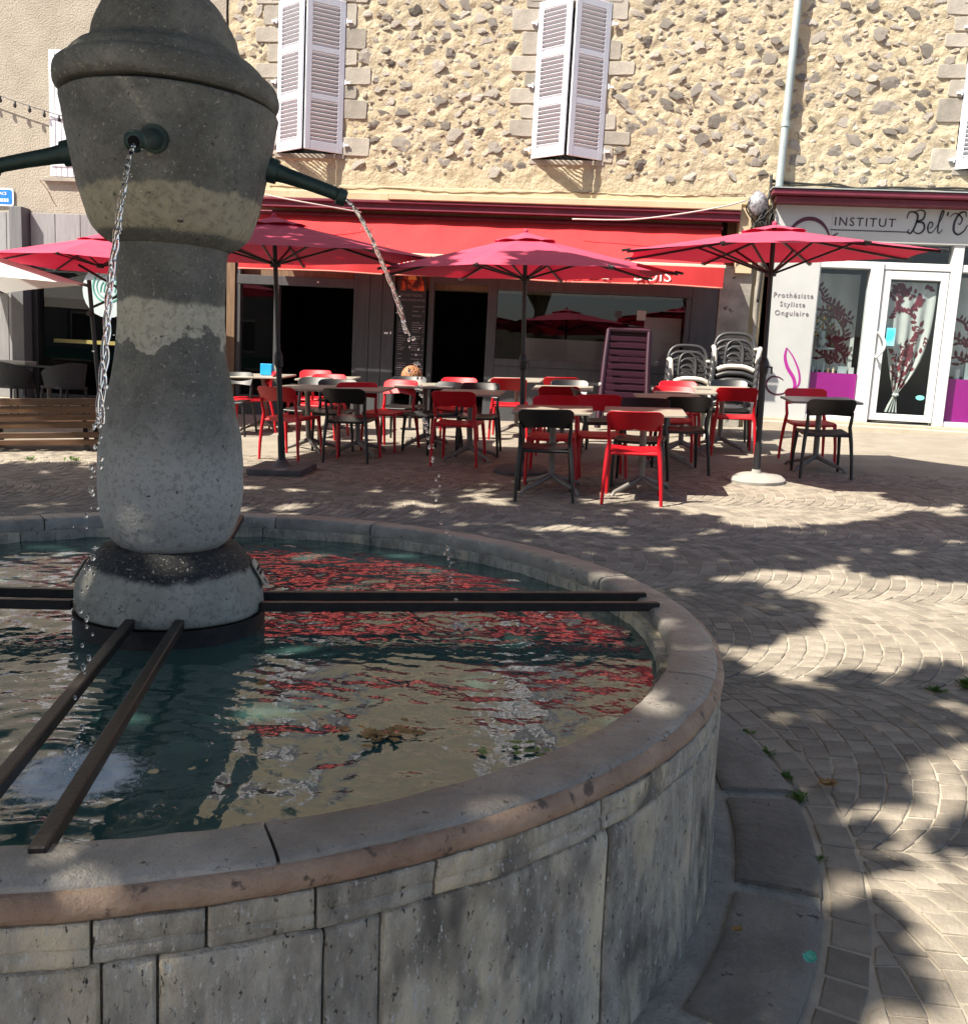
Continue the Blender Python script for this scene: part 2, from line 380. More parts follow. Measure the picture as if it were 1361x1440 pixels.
# cracks along the lintel
for pts in ([(-5.2,4.02),(-4.4,4.0),(-3.4,4.03),(-2.6,4.0),(-1.6,4.02),(-.6,4.05),(0.3,4.03),(1.2,4.06),(1.8,4.1)],):
    mb = MB(); mb.tube([(x, 13.952, z+random.uniform(-.012,.012)) for x, z in spline(pts, 10)], [random.uniform(.003,.012) for _ in range(81)], 5); mb.build('wall_crack', M['timber'], house)
# quoins round the windows
def block(mb, x0, x1, z0, z1, y, t, jit=.012):
    ch = [(x0+random.uniform(0,jit)+k*0, z0+random.uniform(0,jit)) for k in (0,)]
    pts = [(x0+.02, z0), (x1-.02, z0+random.uniform(-jit,jit)), (x1, z0+.02), (x1+random.uniform(-jit,jit), z1-.02), (x1-.02, z1), (x0+.02, z1+random.uniform(-jit,jit)), (x0, z1-.02), (x0+random.uniform(-jit,jit), z0+.02)]
    A = Matrix(((1,0,0,0),(0,0,1,y-t),(0,1,0,0),(0,0,0,1)))
    n = len(pts); mb.add([A @ Vector((p[0], p[1], 0)) for p in pts]+[A @ Vector((p[0], p[1], t)) for p in pts],
        [tuple(range(n)), ] + [((i+1)%n, i, n+i, n+(i+1)%n) for i in range(n)])
qz = []
for wi, (a, b, c, d) in enumerate(WIN):
    for side in (-1, 1):
        z = c-0.03; k = 0
        while z < 7.2:
            h = random.uniform(.19, .34); w = (.36 if (k+wi) % 2 == 0 else .19)+random.uniform(-.05,.06)
            if side < 0: x0, x1 = a-w, a+.01
            else: x0, x1 = b-.01, b+w
            if not (random.random() < .12) and x0 > HX0-.05:
                mb = MB(); block(mb, x0, x1, z+.012, z+h-.012, FYW+.002, .05); mb.build('quoin_stone', M['quoin'], house, origin=((x0+x1)/2, FYW, z), bevel=.006)
                qz.append((x0-.03, x1+.03, z, z+h))
            z += h; k += 1
    mb = MB(); block(mb, a-.15, b+.15, d+.02, d+.28, FYW-.004, .05); mb.build('quoin_stone', M['quoin'], house, origin=((a+b)/2, FYW, d), bevel=.006); qz.append((a-.2,b+.2,d-.02,d+.3))
    mb = MB(); mb.box(a-.03, b+.03, FYW-.05, FYW+.2, c-.07, c-.004); mb.build('window_sill', M['quoin'], house, bevel=.006)
    for k in range(3): pass
# rubble stones
shapes = []
for k in range(14):
    mb = MB(); vs = []; sd = random.uniform(0, 50)
    for v in ICO[2][0]:
        v = Vector(v); r = 1+0.62*noise.noise(v*1.5+Vector((sd,0,0)))+0.42*noise.noise(v*3.3+Vector((0,sd,0)))
        p = v*r; p.y = max(min(p.y, .75), -.75)
        vs.append(tuple(p))
    mb.add(vs, ICO[2][1]); me = mb.mesh('rubble'); me.materials.append(M['rubble']); shapes.append(me)
placed = []
def clear_of(x, z, r):
    if any(h[0]-r*.6 < x < h[1]+r*.6 and h[2]-r*.5 < z < h[3]+r*.5 for h in qz+[(w[0]-.03, w[1]+.03, w[2]-.45, w[3]) for w in WIN]): return False
    if 2.14 < x < 2.33: return False
    return True
grid = {}
def near_ok(x, z, r):
    gi, gj = int(x/.35), int(z/.35)
    for i in range(gi-1, gi+2):
        for j in range(gj-1, gj+2):
            for (px, pz, pr) in grid.get((i, j), ()):
                if ((px-x)/1.15)**2+((pz-z)/0.85)**2 < (pr+r)**2*.92: return False
    return True
tries = [(random.uniform(.105,.15), 340)]+[(random.uniform(.07,.1), 1500)]+[(None, 5200)]
for base, cnt in ((.105, 150), (.075, 900), (.052, 3400), (.034, 7000)):
    for _ in range(cnt):
        r = base*random.uniform(.8, 1.3); x = random.uniform(HX0+.06, 7.0); z = random.uniform(4.28, 7.25)
        if z < 4.45 and random.random() < .55: continue
        if not clear_of(x, z, r) or not near_ok(x, z, r): continue
        placed.append((x, z, r)); grid.setdefault((int(x/.35), int(z/.35)), []).append((x, z, r))
placed.sort(key=lambda p: -p[2]*(1 if p[1] < 6.9 and p[0] < 5.3 else .3))
small = MB()
for i, (x, z, r) in enumerate(placed):
    rot = Euler((random.uniform(-.3,.3), random.uniform(-.6,.6), random.uniform(-.3,.3)))
    sc = Vector((r*random.uniform(1.0,1.45), min(r, .07)*random.uniform(.22,.37), r*random.uniform(.55,.85))); y = FYW-0.026+random.uniform(-.012,.016)
    me = random.choice(shapes)
    if i < 290:
        o = link('stone', me, None, house, (x, y-FYW, z)); o.rotation_euler = rot; o.scale = sc
    else:
        T = Matrix.LocRotScale(Vector((x, y, z)), rot, sc); src = ICO[1][0]; sd = random.uniform(0, 90)
        small.add([T @ (Vector(v)*(1+.5*noise.noise(Vector(v)*1.4+Vector((sd,0,0))))) for v in src], ICO[1][1], random.random())
M['rubble_small'] = pmat('small_rubble', (0.235,0.205,0.172), (0.47,0.41,0.325), 20, 0.9, 0.8, 40, tint=0.42, dist=0.015, spec=0.2)
small.build('small_stones', M['rubble_small'], house)['kind'] = 'stuff'
# shutters: two louvred leaves per window, half open so that they meet in a point
slat_me = None
def shutter_leaf(hx, ang, w, z0, z1):
    # hinge at (hx, 13.975), leaf runs from the hinge along direction ang
    d = Vector((math.cos(ang), -abs(math.sin(ang)), 0)); n = Vector((d.y, -d.x, 0))
    if n.y > 0: n = -n
    base = Vector((hx, FYW-.045, 0)); Rm = Matrix((d, -n, Vector((0,0,1)))).transposed()
    P = lambda u, v, z: base + d*u - n*v + Vector((0,0,z))
    t = .032; st = .085; H = z1-z0
    mb = MB()
    def piece(u0, u1, za, zb, th=t): mb.obox(P((u0+u1)/2, 0, (za+zb)/2), (u1-u0, th, zb-za), Rm)
    piece(0, st, z0, z1); piece(w-st, w, z0, z1)
    zs = [z0, z0+.13, z0+.13+(H-.38)/3, z0+.13+(H-.38)/3+.075, z0+.205+2*(H-.38)/3, z0+.205+2*(H-.38)/3+.075, z1-.10, z1]
    for a, b in ((zs[0],zs[1]),(zs[2],zs[3]),(zs[4],zs[5]),(zs[6],zs[7])): piece(st, w-st, a, b, t*.96)
    sh = mb.build('shutter', M['shutter'], house, origin=base+Vector((0,0,z0)), bevel=.004)
    global slat_me
    sw = w-2*st
    for a, b in ((zs[1],zs[2]),(zs[3],zs[4]),(zs[5],zs[6])):
        for k in range(10):
            zc = a+(b-a)*(k+.5)/10
            mbs = MB(); T = Rm @ Matrix.Rotation(R_(46), 3, 'X')
            c = P(w/2, .004, zc)
            if slat_me is None or abs(slat_me[0]-w) > .001 or slat_me[1] != ang:
                mbs.obox((0,0,0), (sw, .008, .050), T); me = mbs.mesh('slat'); me.materials.append(M['shutter']); slat_me = (w, ang, me)
            link('slat', slat_me[2], None, sh, c-wloc(sh))
    for z in (z0+.12, z0+H*.47, z1-.28):           # hinge pins on the stone
        mb = MB(); sgn = -1 if math.cos(ang) > 0 else 1
        mb.box(hx+sgn*.07-.035, hx+sgn*.07+.035, FYW-.085, FYW-.06, z-.014, z+.014); mb.tube([(hx+sgn*.035, FYW-.075, z-.03), (hx+sgn*.035, FYW-.075, z+.04)], .013, 6); mb.tube([(hx+sgn*.09, FYW-.07, z), (hx+sgn*.09, FYW-.0, z-.01)], .012, 6)
        mb.build('hinge', M['shutter'], sh)
    return sh
for (a, b, c, d) in WIN:
    shutter_leaf(a+.005, R_(33), .572, c, d); shutter_leaf(b-.005, math.pi-R_(33), .572, c, d)

# ================================================================== DOWNPIPE, CABLES
dp = thing('downpipe', 'pale grey blue drainpipe running down the rubble wall between cafe and salon', 'drainpipe', (2.25, 13.88, 0))
mb = MB(); mb.tube([(2.29,13.86,11.5), (2.245,13.86,4.19)], .052, 14); mb.build('pipe', M['zinc'], dp, smooth=50)
for z in (5.02, 6.95):
    mb = MB(); mb.tube([(2.25+.005*(z-4.2),13.86,z-.03), (2.25+.005*(z-4.2),13.86,z+.03)], .064, 14); mb.box(2.22,2.28,13.9,14.0,z-.015,z+.015); mb.build('collar', M['zinc'], dp, smooth=50)
cb = thing('cable_bundle', 'silver wrapped bundle of tangled black cables hanging beside the drainpipe', 'cable bundle', (2.05, 13.9, 3.8))
mb = MB()
vs = [(v[0]*.14*(1+.2*noise.noise(Vector(v)*2.5)), v[1]*.09*(1+.25*noise.noise(Vector(v)*3)), v[2]*.17*(1+.2*noise.noise(Vector(v)*2.2))) for v in ICO[3][0]]
mb.add([(1.98+a, 13.86+b, 3.95+c) for a,b,c in vs], ICO[3][1]); mb.build('wrapping', M['tape'], cb, smooth=True)
mb = MB()
for k in range(18):
    x = 1.84+random.random()*.36; z0 = 3.95+random.uniform(-.1,.15)
    pts = spline([(x, 13.84, z0), (x+random.uniform(-.1,.12), 13.80+random.random()*.06, z0-.16), (x+random.uniform(-.05,.12), 13.80+random.random()*.06, z0-.28), (2.12+random.uniform(-.06,.04), 13.88, z0-.45)], 6)
    mb.tube(pts, random.uniform(.006,.011), 5)
mb.tube(spline([(2.13,13.88,4.35),(2.13,13.86,4.1),(2.08,13.84,3.9),(2.13,13.86,3.4),(2.11,13.9,2.6)], 8), .02, 6)
mb.build('cable', M['cable'], cb, smooth=True)
mb = MB()
for off in (0, .03):
    pts = spline([(2.12,13.93,4.27+off),(2.5,13.92,4.26-off),(3.0,13.92,4.23+off),(3.3,13.92,4.21),(3.9,13.92,4.24-off),(4.6,13.92,4.22+off),(5.6,13.92,4.22),(8.9,13.92,4.24)], 8)
    mb.tube(pts, .014, 5)
tag(mb.build('wall_cable', M['cable'], smooth=True), 'thin dark cables running along the wall just above the salon fascia', 'cable')
mb = MB(); mb.tube(spline([(-5.35,13.5,3.86),(-4.9,13.4,3.76),(-4.3,13.45,3.68),(-3.7,13.7,3.63)], 8), .011, 5)
tag(mb.build('loose_cable', M['cable_pale'], smooth=True), 'pale cable hanging above the left end of the red awning', 'cable')
mb = MB(); mb.tube(spline([(-.6,13.55,3.61),(0.2,13.5,3.62),(0.9,13.5,3.72),(1.5,13.6,3.86),(1.8,13.8,3.98)], 8), .011, 5)
tag(mb.build('loose_cable', M['cable_pale'], smooth=True), 'pale cable sagging above the right end of the red awning', 'cable')

# ================================================================== CAFE FRONT
cafe = thing('cafe_shopfront', 'charcoal painted cafe shop front with dark open doorway under the red awning', 'shop front', (-2.1, FYW, 0))
mb = MB()                                        # closed room behind the front
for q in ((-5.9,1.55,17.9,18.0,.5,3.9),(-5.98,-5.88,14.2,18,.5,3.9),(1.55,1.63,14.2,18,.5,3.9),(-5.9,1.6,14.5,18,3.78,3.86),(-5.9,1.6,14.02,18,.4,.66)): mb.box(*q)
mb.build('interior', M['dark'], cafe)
mb = MB(); mb.box(-5.5,1.75,13.86,13.90,3.70,3.835); mb.box(-5.5,1.75,13.82,13.95,3.80,3.833); mb.box(-5.5,1.75,13.83,13.95,3.70,3.722); mb.build('beam', M['purple'], cafe, bevel=.004)
mb = MB(); mb.box(-5.9,1.75,14.22,14.5,2.62,3.85); mb.build('recess_board', M['timber'], cafe)
mb = MB(); mb.box(1.76,1.98,13.9,14.4,3.0,3.9); mb.build('render_return', M['plaster_flat'], cafe)
def frame_piece(*q): mb = MB(); mb.box(*q); return mb.build('frame', M['cafe_grey'], cafe, bevel=.004)
mb = MB(); mb.box(-5.87,-5.74,13.97,14.15,.5,3.4); mb.build('jamb', M['timber'], cafe)
for q in ((-5.73,-5.66,14.0,14.1,.55,2.95),(-5.12,-5.04,14.0,14.1,.55,2.62),(-5.66,-5.12,14.0,14.1,.55,.86),(-5.73,-3.86,13.995,14.1,2.56,2.70),(-3.86,-3.80,14.0,14.1,.55,2.95),(-2.70,-2.62,14.0,14.1,.6,2.95),(-1.80,-1.66,14.0,14.1,.6,2.95),(-2.62,-1.80,14.0,14.1,2.69,2.78),(-1.66,1.20,13.99,14.1,2.63,2.95),(-1.66,1.12,13.98,14.12,1.52,1.62),(1.12,1.2,14.0,14.1,.6,2.63)): frame_piece(*q)
mb = MB(); mb.box(-1.66,1.12,14.0,14.08,.6,1.52); mb.build('lower_panel', M['cafe_grey'], cafe)
mb = MB(); mb.box(1.2,1.56,13.985,14.1,.6,3.0); mb.build('end_panel', M['cafe_grey'], cafe)
for i in range(3):
    mb = MB(); mb.box(-3.80+i*.197,-3.80+(i+1)*.197-.007,13.985,14.06,.62,2.95); mb.build('board', M['cafe_grey'], cafe, bevel=.004)
mb = MB(); mb.box(-5.66,-5.12,14.045,14.053,.86,2.56); mb.build('window_pane', M['glass'], cafe)
mb = MB(); mb.box(-1.66,1.12,14.045,14.053,1.62,2.63); mb.build('window_pane', M['glass'], cafe)
mb = MB(); mb.box(-1.3,0.2,14.9,15.3,.66,1.98); mb.build('counter', M['counter'], cafe)
mb = MB(); mb.box(.55,1.1,14.35,14.37,1.63,2.35); mb.build('window_poster', M['counter'], cafe)
mb = MB(); mb.box(.42,.55,14.03,14.04,2.28,2.42); mb.build('window_sticker', M['counter'], cafe)
mb = MB(); mb.box(.1,.2,14.03,14.04,2.3,2.40); mb.build('window_sticker', M['cafe_grey'], cafe)
mb = MB(); mb.ico((-4.42,13.985,2.63), (.02,.012,.02), 1); mb.build('ceiling_spot', M['white_alu'], cafe)
mb = MB(); mb.box(-3.36,-3.30,13.975,13.985,1.9,1.93); mb.box(-3.27,-3.25,13.975,13.985,1.9,1.94); mb.build('door_sign', M['white_print'], cafe)
# pier between cafe and salon
mb = MB(); mb.box(1.57,2.02,13.97,14.3,.6,3.1); mb.build('pier', M['pier'], cafe, bevel=.01)
mb = MB(); mb.box(2.03,2.32,14.1,14.3,.6,4.0); mb.build('render_return', M['plaster_flat'], cafe)
mb = MB(); mb.tube([(2.10,13.99,3.2),(2.12,13.99,.8)], .04, 8); mb.build('old_pipe', M['pier'], cafe, smooth=50)
# menu board
menu = thing('menu_board', 'tall black pizza menu board with pale lettering on the cafe front', 'menu board', (-2.94, 13.96, 1.2))
mb = MB(); mb.box(-3.17,-2.73,13.955,13.975,1.05,2.86); mb.build('panel', M['black_metal'], menu)
mt, nt, nd, lk, Pn = new_mat('menu_flame_print')
tc = N(nd,'ShaderNodeTexCoord'); nz = N(nd,'ShaderNodeTexNoise'); nz.inputs['Scale'].default_value = 9; lk.new(tc.outputs['Object'], nz.inputs['Vector'])
rp = N(nd,'ShaderNodeValToRGB'); rp.color_ramp.elements[0].color = (.05,.004,.003,1); rp.color_ramp.elements[1].color = (.6,.09,.02,1); rp.color_ramp.elements[0].position=.42; rp.color_ramp.elements[1].position=.68; lk.new(nz.outputs['Fac'], rp.inputs[0]); lk.new(rp.outputs[0], Pn.inputs['Base Color'])
mb = MB(); A = Matrix(((1,0,0,-2.95),(0,0,1,13.949),(0,1,0,2.56),(0,0,0,1)))
mb.prism([(.19*math.cos(R_(a)), .30*math.sin(R_(a))) for a in range(0, 181, 12)], A, .004); mb.build('flame_picture', mt, menu)
mb = MB(); mb.prism([(-.07,.16),(.07,.16),(.035,.26),(-.03,.27)], Matrix(((1,0,0,-2.95),(0,0,1,13.944),(0,1,0,2.56),(0,0,0,1))), .004); mb.build('pizza_picture', pmat('pizza_print',(.55,.35,.08),(.6,.2,.05),20,.6), menu)
facade_text('ICI LES PIZZAS', .052, -2.95, 13.948, 2.475, M['grey_print'], menu)
facade_text('PIZZAS A EMPORTER', .045, -2.95, 13.948, 2.405, M['grey_print'], menu)
mb = MB()
z = 2.36
while z > 1.18:
    if random.random() < .86:
        w1 = random.uniform(.06,.15); ribbon(mb, [(-3.14,z),(-3.14+w1,z)], .009, 13.95); w2 = random.uniform(.08,.17); ribbon(mb, [(-2.93,z),(-2.93+w2,z)], .011, 13.95)
        if random.random() < .7: ribbon(mb, [(-2.77,z),(-2.745,z)], .012, 13.95)
    z -= .034
mb.build('price_list', M['grey_print'], menu)['kind'] = 'stuff'

# ================================================================== SALON FRONT
salon = thing('salon_front', 'pale beauty salon shop front with white glazed door and magenta window panels', 'shop front', (3.9, FYW, 0))
def sal(name, mat, *q, **kw): mb = MB(); mb.box(*q); return mb.build(name, mat, salon, **kw)
mb = MB(); mb.box(2.14,9,13.62,14.0,4.05,4.128); mb.box(2.2,9,13.72,14.0,3.96,4.049); mb.build('cornice', M['purple'], salon, bevel=.012)
mb = MB(); mb.box(2.12,9.0,13.60,14.0,4.129,4.142); mb.build('cornice_flashing', M['zinc'], salon)
fas = sal('fascia', M['fascia'], 2.24,3.02,13.90,14.1,3.49,3.958); sal('fascia', M['fascia'], 3.023,9,13.90,14.1,3.49,3.958)
sal('side_panel', M['fascia'], 2.30,2.93,13.93,14.1,.98,3.49)
wa = M['white_alu']
for q in ((2.93,2.95,13.95,14.1,1.0,3.22),(3.63,3.80,13.92,14.1,.98,3.22),(4.70,4.84,13.92,14.1,.98,3.49),(2.93,4.70,13.94,14.1,3.13,3.23),(4.84,9,13.94,14.1,3.13,3.23),(2.93,3.63,13.94,14.1,.98,1.05),(4.84,9,13.94,14.1,.98,1.05),(5.9,6.0,13.94,14.1,1.05,3.13)):
    sal('frame', wa, *q, bevel=.006)
sal('transom_pane', M['glass'], 2.93,4.70,14.02,14.028,3.23,3.49); sal('transom_pane', M['glass'], 4.84,9,14.02,14.028,3.23,3.49)
sal('window_pane', M['glass'], 2.95,3.63,14.02,14.028,1.05,3.13); sal('window_pane', M['glass'], 4.84,5.9,14.02,14.028,1.05,3.13)
sal('window_panel', M['magenta'], 2.96,3.62,14.035,14.05,1.05,1.66); sal('window_panel', M['magenta'], 4.85,5.89,14.035,14.05,1.05,1.66)
for x0, x1 in ((2.95,3.63),(4.84,5.9)): sal('display_shelf', wa, x0,x1,14.05,14.4,1.62,1.66)
door = sal('door', wa, 3.81,3.92,13.95,14.0,1.02,3.12, bevel=.006)
for q in ((4.59,4.69,13.95,14.0,1.02,3.12),(3.92,4.59,13.95,14.0,1.02,1.12),(3.92,4.59,13.95,14.0,3.0,3.12)):
    mb = MB(); mb.box(*q); mb.build('door_frame', wa, door, bevel=.006)
mb = MB(); mb.box(3.92,4.59,13.97,13.978,1.12,3.0); mb.build('door_pane', M['glass'], door)
mb = MB(); mb.tube([(3.80+.0+.11*math.sin(math.pi*t/12), 13.87-.0, 1.90+.36*t/12) for t in range(13)], .024, 10); mb.tube([(3.81,13.87,1.92),(3.83,13.95,1.92)], .014, 6); mb.tube([(3.81,13.87,2.24),(3.83,13.95,2.24)], .014, 6); mb.build('door_handle', wa, door, smooth=50)
mb = MB(); mb.box(3.94,4.06,13.96,13.968,2.08,2.33); mb.build('door_sticker', pmat('cyan_sticker',(.05,.5,.7),(.4,.72,.78),6,.4), door)
mb = MB(); mb.prism([(.06*math.cos(t*.314), .035*math.sin(t*.314)) for t in range(20)], Matrix(((1,0,0,4.5),(0,0,1,13.96),(0,1,0,1.37),(0,0,0,1))), .006); mb.build('door_sticker', pmat('aqua_sticker',(.2,.65,.6),rough=.4), door)
mb = MB(); mb.box(2.3,9,13.9,14.1,.55,.978); mb.build('plinth', M['step'], salon, bevel=.01)
mb = MB(); mb.box(2.28,9,13.78,13.9,.5,.93); mb.build('doorstep', M['step'], salon, bevel=.012)
# inside of the salon
mb = MB()
for q in ((2.3,9,17,17.1,.8,4),(2.2,2.3,14.1,17,.8,4),(9,9.1,14.1,17,.8,4),(2.2,9,14.1,17,3.6,3.7),(2.2,9,14.1,17,.8,.98)): mb.box(*q)
mb.build('interior', pmat('salon_interior',(.1,.1,.1),(.14,.14,.14),2,.9), salon)
# leaf patterned curtains (the print is flat, the folds are real)
def leaf_shape(mb, x, z, L, w, a, yf, t=.003):
    n = 6; pts = []
    for i in range(n+1):
        u = i/n; pts.append((L*u, w*math.sin(math.pi*u**.85)))
    for i in range(n-1, 0, -1):
        u = i/n; pts.append((L*u, -w*math.sin(math.pi*u**.85)))
    vs = []; ca, sa = math.cos(a), math.sin(a)
    for px_, pz_ in pts:
        X, Z = x+px_*ca-pz_*sa, z+px_*sa+pz_*ca; vs.append((X, yf(X, Z)-t, Z))
    mb.add(vs, [tuple(range(len(vs)))])
def leaf_print(mb, x0, x1, z0, z1, n, yf, inside=None, s=1.0):
    for _ in range(n):
        x = random.uniform(x0, x1); z = random.uniform(z0, z1); a0 = random.uniform(.6, 2.4); L = random.uniform(.25,.42)*s
        pts = [(x+L*k/6*math.cos(a0+.14*k), z+L*k/6*math.sin(a0+.14*k)) for k in range(7)]
        if inside and not all(inside(*p) for p in pts): continue
        if not all(x0 < p[0] < x1 and z0 < p[1] < z1 for p in pts): continue
        vs = []; 
        for i, (X, Z) in enumerate(pts):
            vs += [(X-.004, yf(X,Z)-.003, Z), (X+.004, yf(X,Z)-.003, Z)]
        mb.add(vs, [(2*i, 2*i+1, 2*i+3, 2*i+2) for i in range(6)])
        for k in range(1, 7):
            X, Z = pts[k]
            for sg in ((1,-1) if k < 6 else (0,)):
                aa = a0+.14*k+sg*random.uniform(.6,.9); l = random.uniform(.075,.125)*s
                if not (x0+.02 < X+l*math.cos(aa) < x1-.02): continue
                if inside and not inside(X+l*math.cos(aa), Z+l*math.sin(aa)): continue
                leaf_shape(mb, X, Z, l, l*.2, aa, yf)
def curtain(x0, x1, z0, z1, y, fold, amp, name='curtain', inside_leaf=26):
    yf = lambda X, Z: y+amp*math.sin(X*fold)
    mb = MB(); n = 40; vs = []
    for i in range(n+1):
        X = x0+(x1-x0)*i/n
        for Z in (z0, z1): vs.append((X, yf(X,Z), Z))
    mb.add(vs, [(2*i, 2*i+2, 2*i+3, 2*i+1) for i in range(n)]); c = mb.build(name, M['curtain'], salon, smooth=True)
    mb = MB(); leaf_print(mb, x0, x1, z0, z1, inside_leaf, yf); mb.build('leaf_pattern', M['leaf_print'], c)
curtain(2.97,3.62,1.70,3.1,14.42,22,.014,'blind',30); curtain(4.86,5.88,1.70,3.1,14.30,22,.014,'blind',44)
# door curtain: full width at the top, drawn to a knot at the left of the bottom
def dc(u, t):
    # u across 0..1, t down 0..1
    z = 2.98-1.84*t
    if t < .86: l = 3.93+.235*(t/.86)**2.2; r = 4.58-.385*(t/.86)**3.4
    else: k = (t-.86)/.14; l = 4.165-.11*k; r = 4.195+.04*k
    x = l+(r-l)*u; y = 14.06+.022*math.sin(u*24+1.5*t)*(0.35+t)
    return (x, y, z)
mb = MB(); nu, nv = 60, 48
mb.add([dc(i/nu, j/nv) for j in range(nv+1) for i in range(nu+1)], [(j*(nu+1)+i, j*(nu+1)+i+1, (j+1)*(nu+1)+i+1, (j+1)*(nu+1)+i) for j in range(nv) for i in range(nu)])
c = mb.build('curtain', M['curtain'], door, smooth=True)
mb = MB()
def leaf_on(mb, u, t, L, a):
    n = 5; pts = [(L*i/n, .24*L*math.sin(math.pi*(i/n)**.85)) for i in range(n+1)]+[(L*i/n, -.24*L*math.sin(math.pi*(i/n)**.85)) for i in range(n-1,0,-1)]; vs = []
    for px_, pz_ in pts:
        du = (px_*math.cos(a)-pz_*math.sin(a))/.62; dt = -(px_*math.sin(a)+pz_*math.cos(a))/1.84
        if not (0.0 < u+du < 1.0 and 0 < t+dt < .99): return
        p = dc(u+du, t+dt); vs.append((p[0], p[1]-.005, p[2]))
    mb.add(vs, [tuple(range(len(vs)))])
for _ in range(34):
    u, t = random.random(), random.random()*.9; a0 = random.uniform(.5,2.5)
    for k in range(6):
        leaf_on(mb, u, t, random.uniform(.08,.12), a0+random.choice((-.7,.7))); u += .045*math.cos(a0)/.62; t -= .05*math.sin(a0)/1.84; a0 += .12
mb.build('leaf_pattern', M['leaf_print'], c)
mb = MB(); mb.tube([(4.18+.03*math.cos(a*.7), 14.03+.02*math.sin(a*.7), 1.39+.008*math.sin(a*1.7)) for a in range(10)], .022, 6); mb.build('curtain_knot', M['curtain'], door, smooth=True)
# small wares on the shelves
for x, w, h, m, lab in ((3.02,.03,.1,'white_alu','short white bottle leftmost on the left salon window shelf'),(3.08,.025,.14,'zinc','slim pale blue bottle second on the left salon window shelf'),(3.16,.035,.2,'zinc','tallest pale blue bottle on the left salon window shelf'),(3.24,.03,.09,'timber','small brown bottle on the left salon window shelf'),(3.31,.03,.08,'plaster_flat','small yellowish bottle on the left salon window shelf'),(3.38,.11,.1,'zinc','wide pale blue box on the left salon window shelf'),(3.52,.07,.09,'fascia','pale grey box at the right end of the left salon window shelf'),
    (5.0,.05,.14,'white_alu','low white box in the right salon window'),(5.12,.06,.24,'zinc','tall pale blue box in the right salon window'),(5.25,.05,.12,'fascia','low pale grey box in the right salon window')):
    mb = MB()
    if w < .05: mb.lathe([(.001,0),(w*.6,0),(w*.6,h*.6),(w*.25,h*.75),(w*.25,h),(.001,h)], 10, (x,14.15,1.662))
    else: mb.box(x,x+w,14.12,14.2,1.662,1.662+h)
    tag(mb.build('cosmetic_pot' if w < .05 else 'cosmetic_box', M[m]), lab, 'cosmetics', 'cosmetics in the salon windows')
# plant seen in the left salon window
pl = thing('vase_of_flowers', 'leafy bunch of orange and yellow flowers behind the left salon window', 'flowers', (3.1,14.3,2.0))
mb = MB(); mbf = MB()
for _ in range(150):
    p = Vector((3.12+random.gauss(0,.11), 14.24+random.gauss(0,.05), 2.33+random.gauss(0,.12))); T = Euler((random.random()*6,random.random()*6,random.random()*6)).to_matrix(); s_ = random.uniform(.02,.04)
    (mb if random.random() < .8 else mbf).add([p+T@Vector(v)*s_ for v in ((-1,0,0),(0,-.5,0),(1,0,0),(0,.5,0))], [(0,1,2,3)])
mb.build('leaves', pmat('house_plant',(.03,.07,.02),(.08,.14,.03),20), pl); mbf.build('blossom', pmat('orange_petal',(.6,.2,.03),(.6,.45,.05),20), pl)
mb = MB(); mb.lathe([(.001,0),(.05,0),(.07,.1),(.045,.2),(.05,.24)], 12, (3.12,14.24,2.02)); mb.box(3.0,3.3,14.15,14.34,2.0,2.018); mb.build('vase', M['zinc'], pl, smooth=True)
# lettering on the fascia and the panel
facade_text('INSTITUT', .165, 3.46, 13.896, 3.70, M['black_print'], salon, spacing=1.22)
mb = MB(); ribbon(mb, [(3.0,3.64),(4.06,3.64)], .012, 13.893); mb.build('underline', M['black_print'], salon)
def strokes(paths, name, mat, y, parent):
    mb = MB()
    for pts, w in paths:
        sp = spline(pts, 8); n = len(sp); ws = [w*(.35+.65*math.sin(math.pi*min(max(i/(n-1), .04), .96))) for i in range(n)]; ribbon(mb, sp, ws, y)
    return mb.build(name, mat, parent)
X0, Z0 = 4.06, 3.60
sc_ = lambda pts, ox, s=1: [(X0+ox+p[0]*s*.74, Z0+p[1]*s) for p in pts]
strokes([
 (sc_([(-.06,.22),(-.03,.30),(.06,.31),(.13,.26),(.10,.12),(.04,.03),(-.02,.04),(.0,.08)],0), .026),
 (sc_([(.06,.30),(.16,.34),(.25,.31),(.23,.22),(.13,.185),(.24,.17),(.27,.09),(.20,.03),(.11,.04),(.08,.08)],0), .026),
 (sc_([(.32,.09),(.40,.12),(.41,.17),(.36,.18),(.33,.11),(.36,.045),(.42,.05),(.47,.10)],0), .02),
 (sc_([(.46,.09),(.55,.22),(.585,.32),(.555,.33),(.52,.20),(.515,.07),(.545,.04),(.60,.09)],0), .02),
 (sc_([(.665,.33),(.655,.27)],0), .022),
 (sc_([(.99,.27),(.97,.33),(.87,.31),(.80,.20),(.80,.08),(.88,.03),(.98,.08),(1.03,.16)],0), .028),
 (sc_([(.70,.26),(.80,.31),(.92,.25),(.90,.17),(.86,.18)],0), .018)], 'script_lettering', M['black_print'], 13.893, salon)
strokes([(arc_pts(2.72,3.42,.30,.36,165,20,14)[::1], .055), ([(3.0,3.54),(3.03,3.49),(3.0,3.44)], .03), ([(3.0,3.52),(3.06,3.56),(3.12,3.60)], .022)], 'emblem', M['wine_print'], 13.893, salon)
for txt, z in (('Prothésiste',2.69),('Styliste',2.565),('Ongulaire',2.44)):
    facade_text(txt, .098, 2.60, 13.926, z, M['grey_print'], salon, spacing=1.22)
